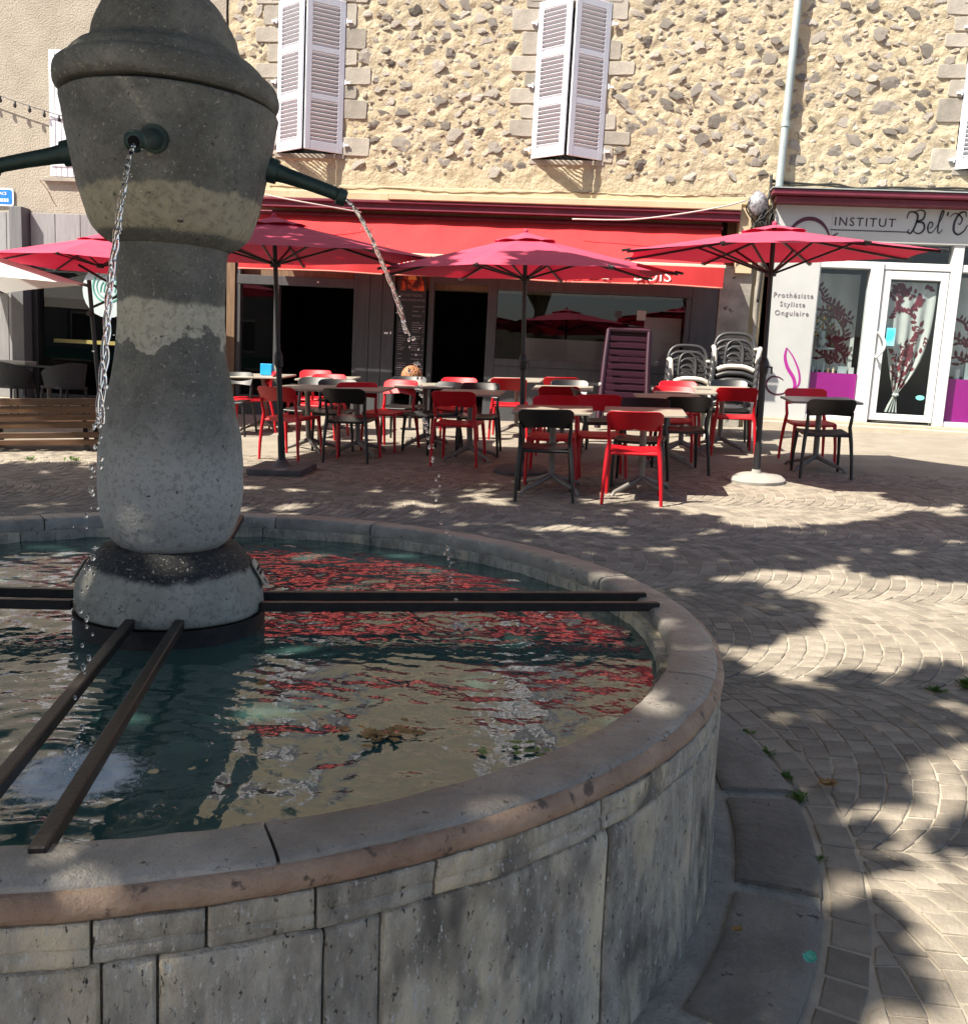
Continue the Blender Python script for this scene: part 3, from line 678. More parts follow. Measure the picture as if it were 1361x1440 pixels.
strokes([([(2.66,1.40),(2.60,1.33),(2.48,1.31),(2.38,1.36),(2.34,1.46),(2.40,1.55),(2.50,1.56),(2.58,1.52)], .03), ([(2.62,1.36),(2.76,1.30),(2.86,1.33),(2.92,1.29)], .014)], 'emblem', M['wine_print'], 13.926, salon)
strokes([([(2.58,1.98),(2.57,1.85),(2.62,1.70),(2.72,1.55),(2.74,1.42),(2.66,1.36)], .05), ([(2.58,1.98),(2.68,1.86),(2.78,1.66),(2.80,1.48),(2.70,1.36),(2.62,1.33)], .028)], 'emblem', M['magenta_print'], 13.925, salon)

# ================================================================== AWNING
aw = thing('awning', 'long red fabric awning with white capital letters along its hanging flap', 'awning', (-2,13.9,3.6))
AX0, AX1, AYW, AYF, AZW, AZF = -5.35, 1.52, 14.05, 13.2, 3.62, 2.995
M['awning'] = pmat('red_awning', (0.60,0.045,0.05), (0.66,0.055,0.06), 1.5, 0.75, 0.15, 30, spec=0.25, trans=0.28, stretch=(2,1,1))
mb = MB(); nx, ny = 120, 10; vs = []
for j in range(ny+1):
    for i in range(nx+1):
        x = AX0+(AX1-AX0)*i/nx; t = j/ny; sag = -.03*math.sin(math.pi*t)*(1+.4*math.sin(x*3))+.006*math.sin(x*9+t*2)
        vs.append((x, AYW+(AYF-AYW)*t, AZW+(AZF-AZW)*t+sag))
mb.add(vs, [(j*(nx+1)+i, (j+1)*(nx+1)+i, (j+1)*(nx+1)+i+1, j*(nx+1)+i+1) for j in range(ny) for i in range(nx)]); mb.build('canopy', M['awning'], aw, smooth=True)
mb = MB(); nx, ny = 200, 6; vs = []
wav = lambda x: .018*math.sin(x*5.2+.7*math.sin(x*2.1))+.014*math.sin(x*13+1)*max(0, noise.noise(Vector((x*.8,0,0))))
for j in range(ny+1):
    for i in range(nx+1):
        x = AX0+(AX1-AX0)*i/nx; t = j/ny; vs.append((x, AYF-.035+wav(x)*t*1.3, AZF-.02-.255*t+.008*math.sin(x*2.6)*t))
mb.add(vs, [(j*(nx+1)+i, (j+1)*(nx+1)+i, (j+1)*(nx+1)+i+1, j*(nx+1)+i+1) for j in range(ny) for i in range(nx)]); val = mb.build('valance', M['awning'], aw, smooth=True)
M['awning_text'] = pmat('cream_print', (0.78,0.72,0.66), rough=0.7)
for t_, x, s_ in (('PIZZERIA',-2.5,.215),('FEU DE',-.42,.215),('BOIS',.56,.215)):
    facade_text(t_, s_, x, AYF-.068, AZF-.235, M['awning_text'], val, spacing=1.05, width=1.12)
M['awning_trim'] = pmat('awning_trim', (.62,.2,.16), rough=.8)
mb = MB(); mb.tube([(AX0+(AX1-AX0)*i/80, AYF-.036+wav(AX0+(AX1-AX0)*i/80)*1.3, AZF-.282+.008*math.sin((AX0+(AX1-AX0)*i/80)*2.6)) for i in range(81)], .011, 5); mb.build('trim', M['awning_trim'], aw, smooth=True)
mb = MB(); mb.box(AX0,AX1+.02,AYF-.025,AYF+.03,AZF-.025,AZF+.018); mb.build('front_bar', pmat('cream_bar',(.6,.5,.4),rough=.4), aw, bevel=.006)
mb = MB(); mb.tube([(AX0-.02,14.07,AZW+.02),(AX1+.03,14.07,AZW+.02)], .045, 10); mb.build('roller', M['purple'], aw, smooth=50)
for x in (-4.6,-2,.9):
    mb = MB(); mb.tube([(x,14.1,3.3),(x+.35,13.65,3.15),(x,13.24,2.98)], .02, 6); mb.build('folding_arm', M['cafe_grey'], aw, smooth=50)

# ================================================================== LEFT HOUSE
lh = thing('roughcast_house', 'house of pinkish roughcast render on the left with grey boarded shop front', 'house', (-9,FYW,0))
mb = MB()
for q in rects_without(-16,-5.92,3.5,11,[(-8.72,-7.75,4.06,5.88)]): mb.box(q[0],q[1],13.97,14.4,q[2],q[3])
mb.build('wall', M['roughcast'], lh)
for x0, x1 in ((-8.71,-8.24),(-8.23,-7.76)):
    mb = MB(); mb.box(x0,x1,13.90,13.94,4.05,5.9); sh = mb.build('shutter', M['shutter'], lh, bevel=.005)
    for z in (4.25,4.95,5.65): 
        mb = MB(); mb.box(x0+.02,x1-.02,13.885,13.899,z-.05,z+.05); mb.build('shutter_batten', M['shutter'], sh)
    for k in range(1,5):
        mb = MB(); mb.box(x0+.47*k/5-.004,x0+.47*k/5+.004,13.895,13.899,4.06,5.89); mb.build('shutter_joint', M['plank_grey'], sh)
mb = MB(); mb.box(-8.85,-7.6,13.9,14.1,3.98,4.04); mb.build('window_sill', M['quoin'], lh, bevel=.006)
mb = MB(); mb.tube(spline([(-8.93,13.965,4.0),(-8.8,13.965,3.85),(-8.72,13.965,3.7),(-8.66,13.965,3.62)],6), .006, 5); mb.build('wall_crack', M['timber'], lh)
# grey boarded shop front
lc = thing('boarded_shop_front', 'grey boarded cafe shop front with wide dark window at the left edge', 'shop front', (-8,FYW,0))
x = -9.08
while x < -5.95:
    mb = MB(); mb.box(x,min(x+.42,-5.93)-.008,13.93,14.1,2.72,3.498); mb.build('board', M['plank_grey'], lc, bevel=.004); x += .42
x = -12
while x < -9.35:
    mb = MB(); mb.box(x,min(x+.36,-9.32)-.008,13.93,14.1,.6,3.498); mb.build('board', M['plank_grey'], lc, bevel=.004); x += .36
mb = MB(); mb.box(-9.31,-9.10,13.74,14.1,.6,3.56); mb.build('pilaster', M['plank_dark'], lc, bevel=.006)
for q in ((-9.09,-9.0,13.95,14.1,.64,2.71),(-7.5,-7.42,13.95,14.1,.64,2.71),(-5.98,-5.92,13.95,14.1,.5,2.71),(-9.0,-5.98,13.95,14.1,2.64,2.71),(-9.0,-5.98,13.95,14.1,.6,.70)):
    mb = MB(); mb.box(*q); mb.build('frame', M['black_metal'], lc, bevel=.004)
for a, b in ((-9.0,-7.5),(-7.42,-5.98)):
    mb = MB(); mb.box(a,b,14.02,14.028,.70,2.64); mb.build('window_pane', M['glass'], lc)
mb = MB()
for q in ((-12,-5.9,17.5,17.6,.5,3.5),(-12,-5.9,14.1,17.5,3.4,3.5),(-12,-5.9,14.1,17.5,.4,.6),(-9.4,-9.3,14.1,17.5,.5,3.5),(-5.95,-5.9,14.1,17.5,.5,3.5)): mb.box(*q)
mb.build('interior', M['dark'], lc)
mb = MB(); mb.box(-8.95,-6.0,14.3,14.34,1.52,1.58); mb.build('counter_rail', pmat('yellow_rail',(.55,.42,.14),rough=.5), lc)
mb = MB(); mb.lathe([(.001,0),(.34,0),(.34,.01),(.001,.01)], 32, (0,0,0)); disc = mb
A = Matrix(((1,0,0,-7.85),(0,0,1,14.015),(0,1,0,2.36),(0,0,0,1)))
mb = MB(); mb.prism([(.42*math.cos(t*.2618),.42*math.sin(t*.2618)) for t in range(24)], A, .004); mb.build('window_sticker', pmat('frosted_disc',(.42,.5,.52),rough=.6), lc)
mb = MB(); ribbon(mb, arc_pts(-7.85,2.42,.24,.24,0,360,28), .022, 14.008); ribbon(mb, arc_pts(-7.85,2.42,.18,.18,0,360,28), .012, 14.008)
for k in range(5): ribbon(mb, spline([(-7.97+.06*k,2.34),(-7.95+.06*k,2.44),(-7.91+.05*k,2.5)],5), .016, 14.008)
mb.build('sticker_emblem', pmat('green_print',(.05,.3,.24),rough=.5), lc)
# street sign
ss = thing('street_sign', 'blue enamel street name sign with white border on the roughcast wall', 'street sign', (-9.62,13.95,3.72))
def rrect(w, h, r, n=5):
    o = []
    for cx, cz, a in ((w/2-r,h/2-r,0),(-w/2+r,h/2-r,90),(-w/2+r,-h/2+r,180),(w/2-r,-h/2+r,270)):
        o += [(cx+r*math.cos(R_(a+90*k/n)), cz+r*math.sin(R_(a+90*k/n))) for k in range(n+1)]
    return o
A = lambda y: Matrix(((1,0,0,-9.62),(0,0,1,y),(0,1,0,3.725),(0,0,0,1)))
mb = MB(); mb.prism(rrect(.52,.27,.045), A(13.94), .02); mb.build('border', M['white_print'], ss)
mb = MB(); mb.prism(rrect(.47,.22,.03), A(13.935), .006); mb.build('face', M['blue_sign'], ss)
facade_text('PLACE', .065, -9.56, 13.932, 3.755, M['white_print'], ss)
mb = MB()
for k in range(9): ribbon(mb, [(-9.8+.043*k,3.65),(-9.8+.043*k,3.70)], .028, 13.931)
mb.build('lettering', M['white_print'], ss)
# string of dark bulbs
sl = thing('string_lights', 'thin string of small dark bulbs hanging across the roughcast wall', 'string lights', (-9.6,13.8,5.2))
pts = [(-12+.12*i, 13.85, 5.24-.31*(.12*i-2.41)+.03*(.12*i-2.41)**2) for i in range(33)]
mb = MB(); mb.tube(pts, .008, 5); mb.build('cord', M['cable'], sl)
for i in range(1, 33, 2):
    x, y, z = pts[i]; mb = MB(); mb.lathe([(.012,0),(.016,-.03),(.026,-.06),(.022,-.09),(.001,-.105)], 8, (x,y,z)); mb.build('bulb', M['black_metal'], sl, smooth=True)
# terrace slab
mb = MB(); mb.box(-14,-5.95,13.62,13.93,.2,.60); o = mb.build('front_step', M['step'], bevel=.02); o['kind'] = 'structure'

# ================================================================== FOUNTAIN
def staged_stone(name, dark, dark2, pale, bands, low=None, stain=None):
    m, nt, nd, lk, P = new_mat(name)
    tc = N(nd,'ShaderNodeTexCoord'); sp = N(nd,'ShaderNodeSeparateXYZ'); lk.new(tc.outputs['Object'], sp.inputs[0])
    def nz(scale, det=5, rg=.62):
        n = N(nd,'ShaderNodeTexNoise'); n.inputs['Scale'].default_value = scale; n.inputs['Detail'].default_value = det; n.inputs['Roughness'].default_value = rg; lk.new(tc.outputs['Object'], n.inputs['Vector']); return n.outputs['Fac']
    def mth(op, a, b):
        n = N(nd,'ShaderNodeMath', operation=op)
        for i, k in enumerate((a, b)):
            if isinstance(k, (int, float)): n.inputs[i].default_value = k
            else: lk.new(k, n.inputs[i])
        return n.outputs[0]
    def smooth(v, a, b):
        n = N(nd,'ShaderNodeMapRange', interpolation_type='SMOOTHSTEP'); n.inputs['From Min'].default_value = a; n.inputs['From Max'].default_value = b; lk.new(v, n.inputs['Value']); return n.outputs[0]
    def mix(f, a, b):
        n = N(nd,'ShaderNodeMix', data_type='RGBA'); lk.new(f, n.inputs[0])
        for i, k in ((6,a),(7,b)):
            if isinstance(k, tuple): n.inputs[i].default_value = (*k,1)
            else: lk.new(k, n.inputs[i])
        return n.outputs[2]
    out = mix(smooth(nz(7), .35, .68), dark, dark2)
    z = sp.outputs['Z']
    for z0, z1, wob0, wob1, fr, colr in bands:       # pale bands where the stone has stayed dry
        zl = mth('ADD', z, mth('MULTIPLY', mth('SUBTRACT', nz(fr), .5), wob0)); zh = mth('ADD', z, mth('MULTIPLY', mth('SUBTRACT', nz(fr*1.7), .5), wob1))
        f = mth('MULTIPLY', smooth(zl, z0-.006, z0+.006), smooth(zh, z1+.008, z1-.008)); f = mth('MULTIPLY', f, .9)
        out = mix(f, out, mix(smooth(nz(30), .3, .7), tuple(c*.8 for c in colr), colr))
    if low:
        za, zb, c = low; out = mix(mth('MULTIPLY', smooth(mth('ADD', z, mth('MULTIPLY', mth('SUBTRACT', nz(5), .5), .3)), zb, za), .8), out, c)
    if stain:
        for z0, z1, wob, c in stain:
            zz = mth('ADD', z, mth('MULTIPLY', mth('SUBTRACT', nz(4.5), .5), wob)); out = mix(mth('MULTIPLY', smooth(zz, z0-.01, z0+.01), smooth(zz, z1+.01, z1-.01)), out, c)
    out = mix(smooth(nz(34, 3, .75), .65, .72), out, (.03,.028,.025))
    out = mix(smooth(nz(75, 2), .64, .70), out, (.34,.32,.27)); out = mix(mth('MULTIPLY', smooth(nz(55, 4, .75), .52, .60), .36), out, (.07,.065,.056)); out = mix(mth('MULTIPLY', smooth(nz(130, 2), .58, .68), .3), out, (.36,.34,.29))
    lk.new(out, P.inputs['Base Color']); P.inputs['Roughness'].default_value = .75; P.inputs['Specular IOR Level'].default_value = .35
    bp = N(nd,'ShaderNodeBump'); bp.inputs['Strength'].default_value = .9; bp.inputs['Distance'].default_value = .009
    h = mth('ADD', mth('MULTIPLY', nz(22, 8, .7), 1.0), mth('MULTIPLY', nz(110, 3), .4)); lk.new(h, bp.inputs['Height']); lk.new(bp.outputs[0], P.inputs['Normal'])
    return m
PALE = (.5,.46,.36)
M['shaft'] = staged_stone('shaft_stone', (.125,.122,.108), (.205,.20,.175), PALE, [(1.755,1.872,.02,.07,9,(.46,.41,.29)), (1.455,1.555,.40,.07,4.5,(.60,.56,.44))], low=(1.02,1.30,(.48,.475,.45)))
M['basestone'] = staged_stone('base_stone', (.30,.29,.24), (.40,.385,.325), PALE, [], stain=[(.742,.84,.10,(.025,.025,.027))])
M['coping'] = pmat('coping_stone', (.25,.232,.205), (.42,.385,.34), 7, .40, 1.0, 38, rand=.15, dist=.014, spots=[((.34,.31,.27),9,.62),((.05,.045,.04),26,.63),((.3,.28,.25),150,.62),((.04,.037,.035),110,.64)], spec=.45)
M['rimband'] = pmat('rust_stained_band', (.29,.18,.12), (.46,.32,.225), 9, .6, 1.0, 60, spots=[((.11,.075,.06),14,.60),((.36,.30,.25),60,.66),((.07,.05,.04),90,.64)], dist=.008)
M['wallstone'] = pmat('basin_wall_stone', (.30,.275,.232), (.50,.46,.385), 24, .85, 1.0, 40, rand=.10, dist=.02, spots=[((.70,.60,.43),2.1,.475,.12),((.14,.126,.105),2.7,.535,.10),((.22,.20,.168),7,.54,.12),((.58,.57,.53),95,.60),((.07,.062,.055),85,.61),((.05,.045,.04),22,.68)], stretch=(1,1,.45), spec=.25)
M['flag'] = pmat('flagstone', (.15,.137,.118), (.25,.228,.195), 6, .8, 1.0, 38, rand=.3, spots=[((.06,.05,.05),22,.63),((.30,.27,.24),90,.66)], dist=.014)
M['cement'] = pmat('pale_cement', (.27,.255,.225), (.40,.38,.335), 8, .95, 1.0, 40, dist=.02, spots=[((.12,.11,.1),60,.62)])
M['lining'] = pmat('basin_lining', (.05,.125,.13), (.12,.21,.21), 4, .6, .4, 40, stretch=(1,1,2))
M['iron'] = pmat('rusty_iron', (.010,.008,.008), (.028,.021,.018), 18, .45, .6, 90, spec=.4, dist=.003, spots=[((.06,.03,.02),12,.66)])
M['bronze'] = pmat('dark_bronze', (.022,.045,.042), (.04,.07,.063), 9, .45, .3, 60, metal=.4)
ft = thing('fountain', 'round stone fountain with bulging column, dark spouts and wide brown edged basin', 'fountain', (FX, FY, 0))
FC = (FX, FY, 0)
def wob(amp, fr, rad=True):
    def f(p, t):
        d = Vector((p.x-FX, p.y-FY, 0)); e = noise.fractal(Vector((p.x*fr, p.y*fr, p.z*fr)), 1.0, 2.0, 4)*amp
        return p + (d.normalized()*e if d.length > 1e-4 else Vector((0,0,e)))
    return f
def dens(prof, step):
    o = []
    for (r0,z0),(r1,z1) in zip(prof[:-1], prof[1:]):
        n = max(1, int(math.hypot(r1-r0,z1-z0)/step)); o += [(r0+(r1-r0)*k/n, z0+(z1-z0)*k/n) for k in range(n)]
    return o+[prof[-1]]
def sm(prof, n=6): return spline(prof, n)
fs = wob(.005, 9)
mb = MB(); mb.lathe(dens([(.24,.595),(.284,.597),(.290,.606)],.01)[:-1]+dens([(.290,.606),(.289,.655),(.276,.70),(.248,.752),(.222,.786),(.205,.80),(.16,.803)],.012), 110, FC, fn=fs); mb.build('column_base', M['basestone'], ft, smooth=True)
mb = MB(); mb.lathe(dens(sm([(.150,.797),(.178,.822),(.197,.862),(.212,.91),(.221,.965),(.222,1.02),(.217,1.09),(.204,1.19),(.189,1.275),(.171,1.365),(.159,1.46),(.157,1.57),(.162,1.67),(.167,1.735)]),.012), 110, FC, fn=fs); mb.build('column_shaft', M['shaft'], ft, smooth=True)
mb = MB(); mb.lathe(dens([(.14,1.722),(.170,1.724),(.205,1.744),(.215,1.754)],.01)[:-1]+dens(sm([(.215,1.754),(.233,1.782),(.258,1.86),(.285,1.97),(.304,2.08),(.311,2.128)]),.012)[:-1]+[(.311,2.128),(.304,2.134),(.20,2.134)], 120, FC, fn=fs); mb.build('column_bowl', M['shaft'], ft, smooth=True)
mb = MB()
def capfn(p, t):
    p = fs(p, t); k = (p.z-2.14); return Vector((p.x-.055*k*1.2-.008, p.y-.02*k, p.z+.02*(p.x-FX)*-1.0*.3+.012*max(0,(p.y-FY))))
mb.lathe(dens([(.27,2.146),(.306,2.147)],.01)[:-1]+dens(sm([(.306,2.147),(.318,2.160),(.321,2.180),(.316,2.204),(.302,2.220),(.288,2.226),(.278,2.242),(.258,2.262),(.232,2.274),(.215,2.295),(.198,2.345),(.176,2.392),(.148,2.432),(.105,2.465),(.05,2.482),(.001,2.486)]),.012), 120, FC, fn=capfn); mb.build('column_cap', M['shaft'], ft, smooth=True)
mb = MB(); mb.lathe([(.284,.53),(.296,.53),(.296,.594),(.284,.594),(.284,.53)], 72, FC); mb.build('iron_ring', M['iron'], ft, smooth=40)
SP0 = 16.5
for k in range(4):
    a = R_(SP0-90*k); u = Vector((math.cos(a), math.sin(a), 0)); w = Vector((-u.y, u.x, 0)); o = Vector(FC)
    for sgn in (-1, 1):
        mb = MB(); p0 = o+u*.285+w*.07*sgn; p1 = o+u*(1.60+.03*(sgn if k else 1))+w*.07*sgn
        mb.bar(p0+Vector((0,0,.617)), p1+Vector((0,0,.632)), .028, .030); mb.build('support_bar', M['iron'], ft, bevel=.003)
    mb = MB(); P = lambda s, z: o+u*s+Vector((0,0,z))
    tip = .545 if k in (1,) else .515
    mb.tube([P(.27,1.985),P(.30,1.978),P(.345,1.966),P(.42,1.947),P(.48,1.930),P(tip-.005,1.917)], [.030,.029,.024,.0215,.0205,.0205], 18); sp_ = mb.build('spout', M['bronze'], ft, smooth=50)
    mb = MB(); mb.tube([P(.275,1.984),P(.312,1.975)], [.040,.036], 20); mb.build('spout_collar', M['bronze'], sp_, smooth=50)
    mb = MB()
    a0, a1 = P(tip-.022,1.9225), P(tip+.006,1.914); d = (a1-a0).normalized()
    mb.tube([a0, a0+d*.004, a1-d*.004, a1], [.0215,.0265,.0265,.022], 18); mb.tube([a1-d*.001, a1+d*.001], [.0225,.0225], 18, caps=False); mb.build('spout_lip', M['bronze'], sp_, smooth=50)
    mb = MB(); mb.tube([a1-d*.001, a1+d*.0012], .0145, 14); mb.build('spout_mouth', M['dark'], sp_)
# notice plates on the base
for a in (R_(SP0-1), R_(SP0+181)):
    u = Vector((math.cos(a), math.sin(a), 0)); w = Vector((-u.y, u.x, 0)); nrm = (u*.86+Vector((0,0,.5))).normalized(); upv = (Vector((0,0,1))-nrm*nrm.z).normalized(); sd = upv.cross(nrm)
    c = Vector(FC)+u*.278+Vector((0,0,.712)); A = Matrix(((sd.x,upv.x,nrm.x,c.x),(sd.y,upv.y,nrm.y,c.y),(sd.z,upv.z,nrm.z,c.z),(0,0,0,1)))
    mb = MB(); mb.prism([(-.036,-.048),(.026,-.048),(.036,-.038),(.036,.048),(-.026,.048),(-.036,.038)], A, .004); pl_ = mb.build('notice_plate', pmat('cream_plate',(.42,.40,.33),(.47,.45,.38),8,.5), ft)
    cu = bpy.data.curves.new('t','FONT'); cu.body = 'EAU NON\nPOTABLE'; cu.size = .0155; cu.align_x = 'CENTER'; cu.extrude = .0006; cu.resolution_u = 2
    tmp = bpy.data.objects.new('t', cu); col.objects.link(tmp); me = bpy.data.meshes.new_from_object(tmp.evaluated_get(bpy.context.evaluated_depsgraph_get())); bpy.data.objects.remove(tmp); me.name = 'lettering'
    me.transform(Matrix.Translation((0,.012,.0048))); me.transform(A); me.transform(Matrix.Translation(-Vector(FC))); me.materials.clear(); link('lettering', me, M['black_print'], pl_)
    mb = MB(); mb.prism([(.012*math.cos(t*.5236),-.030+.012*math.sin(t*.5236)) for t in range(12)], Matrix.Translation((0,0,0)) @ A @ Matrix.Translation((0,0,.0042)), .0008); mb.build('symbol', M['black_print'], pl_)
# basin: coping, band, wall blocks
def sector(mb, prof, a0, a1, fn=None, n=None):
    n = n or max(3, int(abs(a1-a0)/R_(1.2))); m = len(prof); vs = []
    for j in range(n+1):
        t = a0+(a1-a0)*j/n
        for r, z in prof:
            p = Vector((FX+r*math.cos(t), FY+r*math.sin(t), z)); vs.append(fn(p, t) if fn else p)
    fs_ = [(j*m+i, j*m+(i+1)%m, (j+1)*m+(i+1)%m, (j+1)*m+i) for j in range(n) for i in range(m)]
    fs_ = [f[::-1] for f in fs_]+[tuple(range(m)), tuple(range((n+1)*m-1, n*m-1, -1))]
    mb.add(vs, fs_)
joints = [80.6, 52, 30, 7, -12, -35.2, -58.9, -81, -104, -128, -152, -176, -200, -224, -248, -262]
for i in range(len(joints)):
    a1 = joints[i]; a0 = joints[(i+1) % len(joints)]
    if a0 > a1: a0 -= 360
    dz = random.uniform(-.002,.002); wf = wob(.0035, 14)
    def cf(p, t, dz=dz):
        q = wf(p, t); e = noise.fractal(Vector((p.x*11,p.y*11,2)), 1, 2, 3)*.0035; return Vector((q.x, q.y, q.z+dz+(e if p.z > .6 else 0)))
    ri = 1.588+random.uniform(-.008,.008)
    mb = MB(); sector(mb, [(ri+.004,.575),(ri,.60),(ri+.003,.622),(ri+.014,.632),(1.63,.6345),(1.67,.636),(1.70,.6355),(1.716,.633),(1.722,.627),(1.722,.575)], R_(a0)+.0018, R_(a1)-.0018, cf); o = mb.build('coping_stone', M['coping'], ft, origin=(FX+1.66*math.cos(R_((a0+a1)/2)), FY+1.66*math.sin(R_((a0+a1)/2)), .6), smooth=50)
mb = MB(); wf2 = wob(.003, 16)
mb.lathe([(1.716,.6265),(1.729,.6245),(1.738,.618),(1.743,.605),(1.742,.590),(1.737,.584),(1.68,.582)], 260, FC, fn=wf2); mb.build('rim_band', M['rimband'], ft, smooth=True)
wj = [-67.4,-64.8,-56.5,-53.2,-35.5,-21.5,-4,14,33,52,71,90,108,126,146,165,184,203,222,240,255,266,275,284]
upj = [-67.8,-62.5,-57,-50,-36.5,-19,0,21,42,60,80,100,121,140,160,180,200,221,243,262,277]
for jl, prof, depth in ((upj, lambda d: [(1.56,.512),(1.735+d,.512),(1.741+d,.517),(1.742+d,.537),(1.737+d,.541),(1.742+d,.546),(1.741+d,.581),(1.56,.581)], .004), (wj, lambda d: [(1.56,-.10),(1.760+d,-.10),(1.757+d,.08),(1.747+d,.25),(1.740+d,.47),(1.741+d,.495),(1.735+d,.509),(1.56,.509)], .005)):
    for i in range(len(jl)):
        a0 = jl[i]; a1 = jl[(i+1) % len(jl)]
        if a1 < a0: a1 += 360
        mb = MB(); sector(mb, prof(random.uniform(-depth, depth*.4)), R_(a0)+.0013, R_(a1)-.0013, wob(.009, 12)); am = R_((a0+a1)/2)
        mb.build('wall_stone', M['wallstone'], ft, origin=(FX+1.67*math.cos(am), FY+1.67*math.sin(am), random.uniform(-3,3)), smooth=55, bevel=.005)
mb = MB(); mb.lathe([(1.734,-.1),(1.722,.25),(1.714,.5),(1.714,.575)], 160, FC); mb.build('mortar_bed', M['cement'], ft)
mb = MB(); mb.lathe([(.001,.12),(1.5,.12),(1.60,.2),(1.603,.40),(1.606,.575)], 160, FC, fn=wob(.006,7)); mb.build('basin_lining', M['lining'], ft, smooth=True)
# ring of flagstones laid round the basin
mb = MB()
def gf(dz): return lambda p, t: Vector((p.x, p.y, G(p.x, p.y)+dz+.004*noise.fractal(Vector((p.x*9,p.y*9,1)),1,2,3)))
mb.lathe([(1.60,0),(1.74,0),(1.80,0),(1.90,0),(2.0,0),(2.045,0)], 200, FC, fn=gf(.004)); ring = mb.build('stone_ring', M['cement']); ring['kind'] = 'structure'
fj = [-45,-29,-12,4,22,40,58,76,94,112,130,148,166,184,202,220,238,256,274,292,309]
for i in range(len(fj)-1):
    a0, a1 = R_(fj[i])+.018, R_(fj[i+1])-.018
    r0 = 1.812+random.uniform(-.015,.02)
    top = gf(.018); 
    def ff(p, t):
        z0 = p.z; g = top(p, t); return Vector((g.x, g.y, g.z+z0))
    mb = MB(); sector(mb, [(r0,-.03),(r0,-.006),(r0+.012,0),(1.86,0),(1.95,0),(2.035,0),(2.047,-.008),(2.047,-.06)], a0, a1, ff, 14); am = (a0+a1)/2
    mb.build('flagstone', M['flag'], ring, origin=(FX+1.9*math.cos(am), FY+1.9*math.sin(am), 0), smooth=40)
# ------------------------------------------------------------------ water
WZ = .540
wm, nt, nd, lk, P = new_mat('fountain_water')
P.inputs['Base Color'].default_value = (.036,.086,.078,1); P.inputs['Roughness'].default_value = .035; P.inputs['IOR'].default_value = 1.52; P.inputs['Specular IOR Level'].default_value = .6
tc = N(nd,'ShaderNodeTexCoord'); nz_ = N(nd,'ShaderNodeTexNoise'); nz_.inputs['Scale'].default_value = 26; nz_.inputs['Detail'].default_value = 2; lk.new(tc.outputs['Object'], nz_.inputs['Vector'])
bp = N(nd,'ShaderNodeBump'); bp.inputs['Strength'].default_value = .10; bp.inputs['Distance'].default_value = .02; lk.new(nz_.outputs['Fac'], bp.inputs['Height']); lk.new(bp.outputs[0], P.inputs['Normal'])
LAND = []
for k in range(4):
    a = R_(SP0-90*k); s = 1.14 if k == 1 else .95; LAND.append((s*math.cos(a), s*math.sin(a)))
nr, na = 210, 560
rr = np.linspace(.285, 1.60, nr); aa = np.linspace(0, 2*np.pi, na, endpoint=False)
RRg, AAg = np.meshgrid(rr, aa, indexing='ij'); Xw = RRg*np.cos(AAg); Yw = RRg*np.sin(AAg); Hh = np.zeros_like(Xw)
r3 = np.random.default_rng(5)
dF = np.hypot(Xw-LAND[1][0], Yw-LAND[1][1]); turb = 1+2.2*np.exp(-dF/.38)+1.0/(1+np.exp(-(Yw-.15)/.2))
for i in range(64):
    lam = .05*(8.0**r3.random()); th = r3.random()*2*np.pi; ph = r3.random()*2*np.pi; kx = 2*np.pi/lam
    mod = .5+.5*np.sin(Xw*r3.normal(0,2.2)+Yw*r3.normal(0,2.2)+r3.random()*6)
    Hh += lam*.00135*mod*turb*np.sin(kx*(Xw*np.cos(th)+Yw*np.sin(th))+ph)
for (lx, ly), st in zip(LAND, (1.0, 1.5, 1.0, 1.0)):
    d = np.hypot(Xw-lx, Yw-ly); wob_ = .03*np.sin(4*np.arctan2(Yw-ly, Xw-lx)+3*d)
    Hh += st*.0015*np.exp(-d*1.3)*np.sin(2*np.pi*(d+wob_)/.072)/(1+d*1.2)
    Hh += st*.006*np.exp(-(d/.09)**2)*sum(np.sin(k_*(Xw*np.cos(t_)+Yw*np.sin(t_))+t_*7) for k_, t_ in zip((95,120,142,88,133,105,160),(.3,1.1,1.9,2.6,3.5,4.4,5.3)))/4
vs = np.stack([Xw, Yw, Hh], -1).reshape(-1, 3)
idx = np.arange(nr*na).reshape(nr, na); nxt = np.roll(idx, -1, axis=1)
fs_ = np.stack([idx[:-1], idx[1:], nxt[1:], nxt[:-1]], -1).reshape(-1, 4)
me = bpy.data.meshes.new('water'); me.from_pydata(vs.tolist(), [], fs_.tolist()); me.polygons.foreach_set('use_smooth', [True]*len(me.polygons)); me.update()
fo_ = np.zeros_like(Xw)
for (lx, ly), st in zip(LAND, (.35, 1.0, .35, .35)):
    d = np.hypot(Xw-lx, Yw-ly); fo_ = np.maximum(fo_, st*np.exp(-(d/.085)**2)+.45*st*np.exp(-(d/.24)**2))
at = me.attributes.new('foam', 'FLOAT', 'POINT'); at.data.foreach_set('value', fo_.ravel())
aN = N(nd,'ShaderNodeAttribute', attribute_name='foam'); n4 = N(nd,'ShaderNodeTexNoise'); n4.inputs['Scale'].default_value = 62; n4.inputs['Detail'].default_value = 7; n4.inputs['Roughness'].default_value = .75; lk.new(tc.outputs['Object'], n4.inputs['Vector'])
ad = N(nd,'ShaderNodeMath', operation='ADD'); lk.new(aN.outputs['Fac'], ad.inputs[0]); lk.new(n4.outputs['Fac'], ad.inputs[1])
fm = N(nd,'ShaderNodeMapRange', interpolation_type='SMOOTHSTEP'); fm.inputs['From Min'].default_value = .84; fm.inputs['From Max'].default_value = 1.22; lk.new(ad.outputs[0], fm.inputs['Value'])
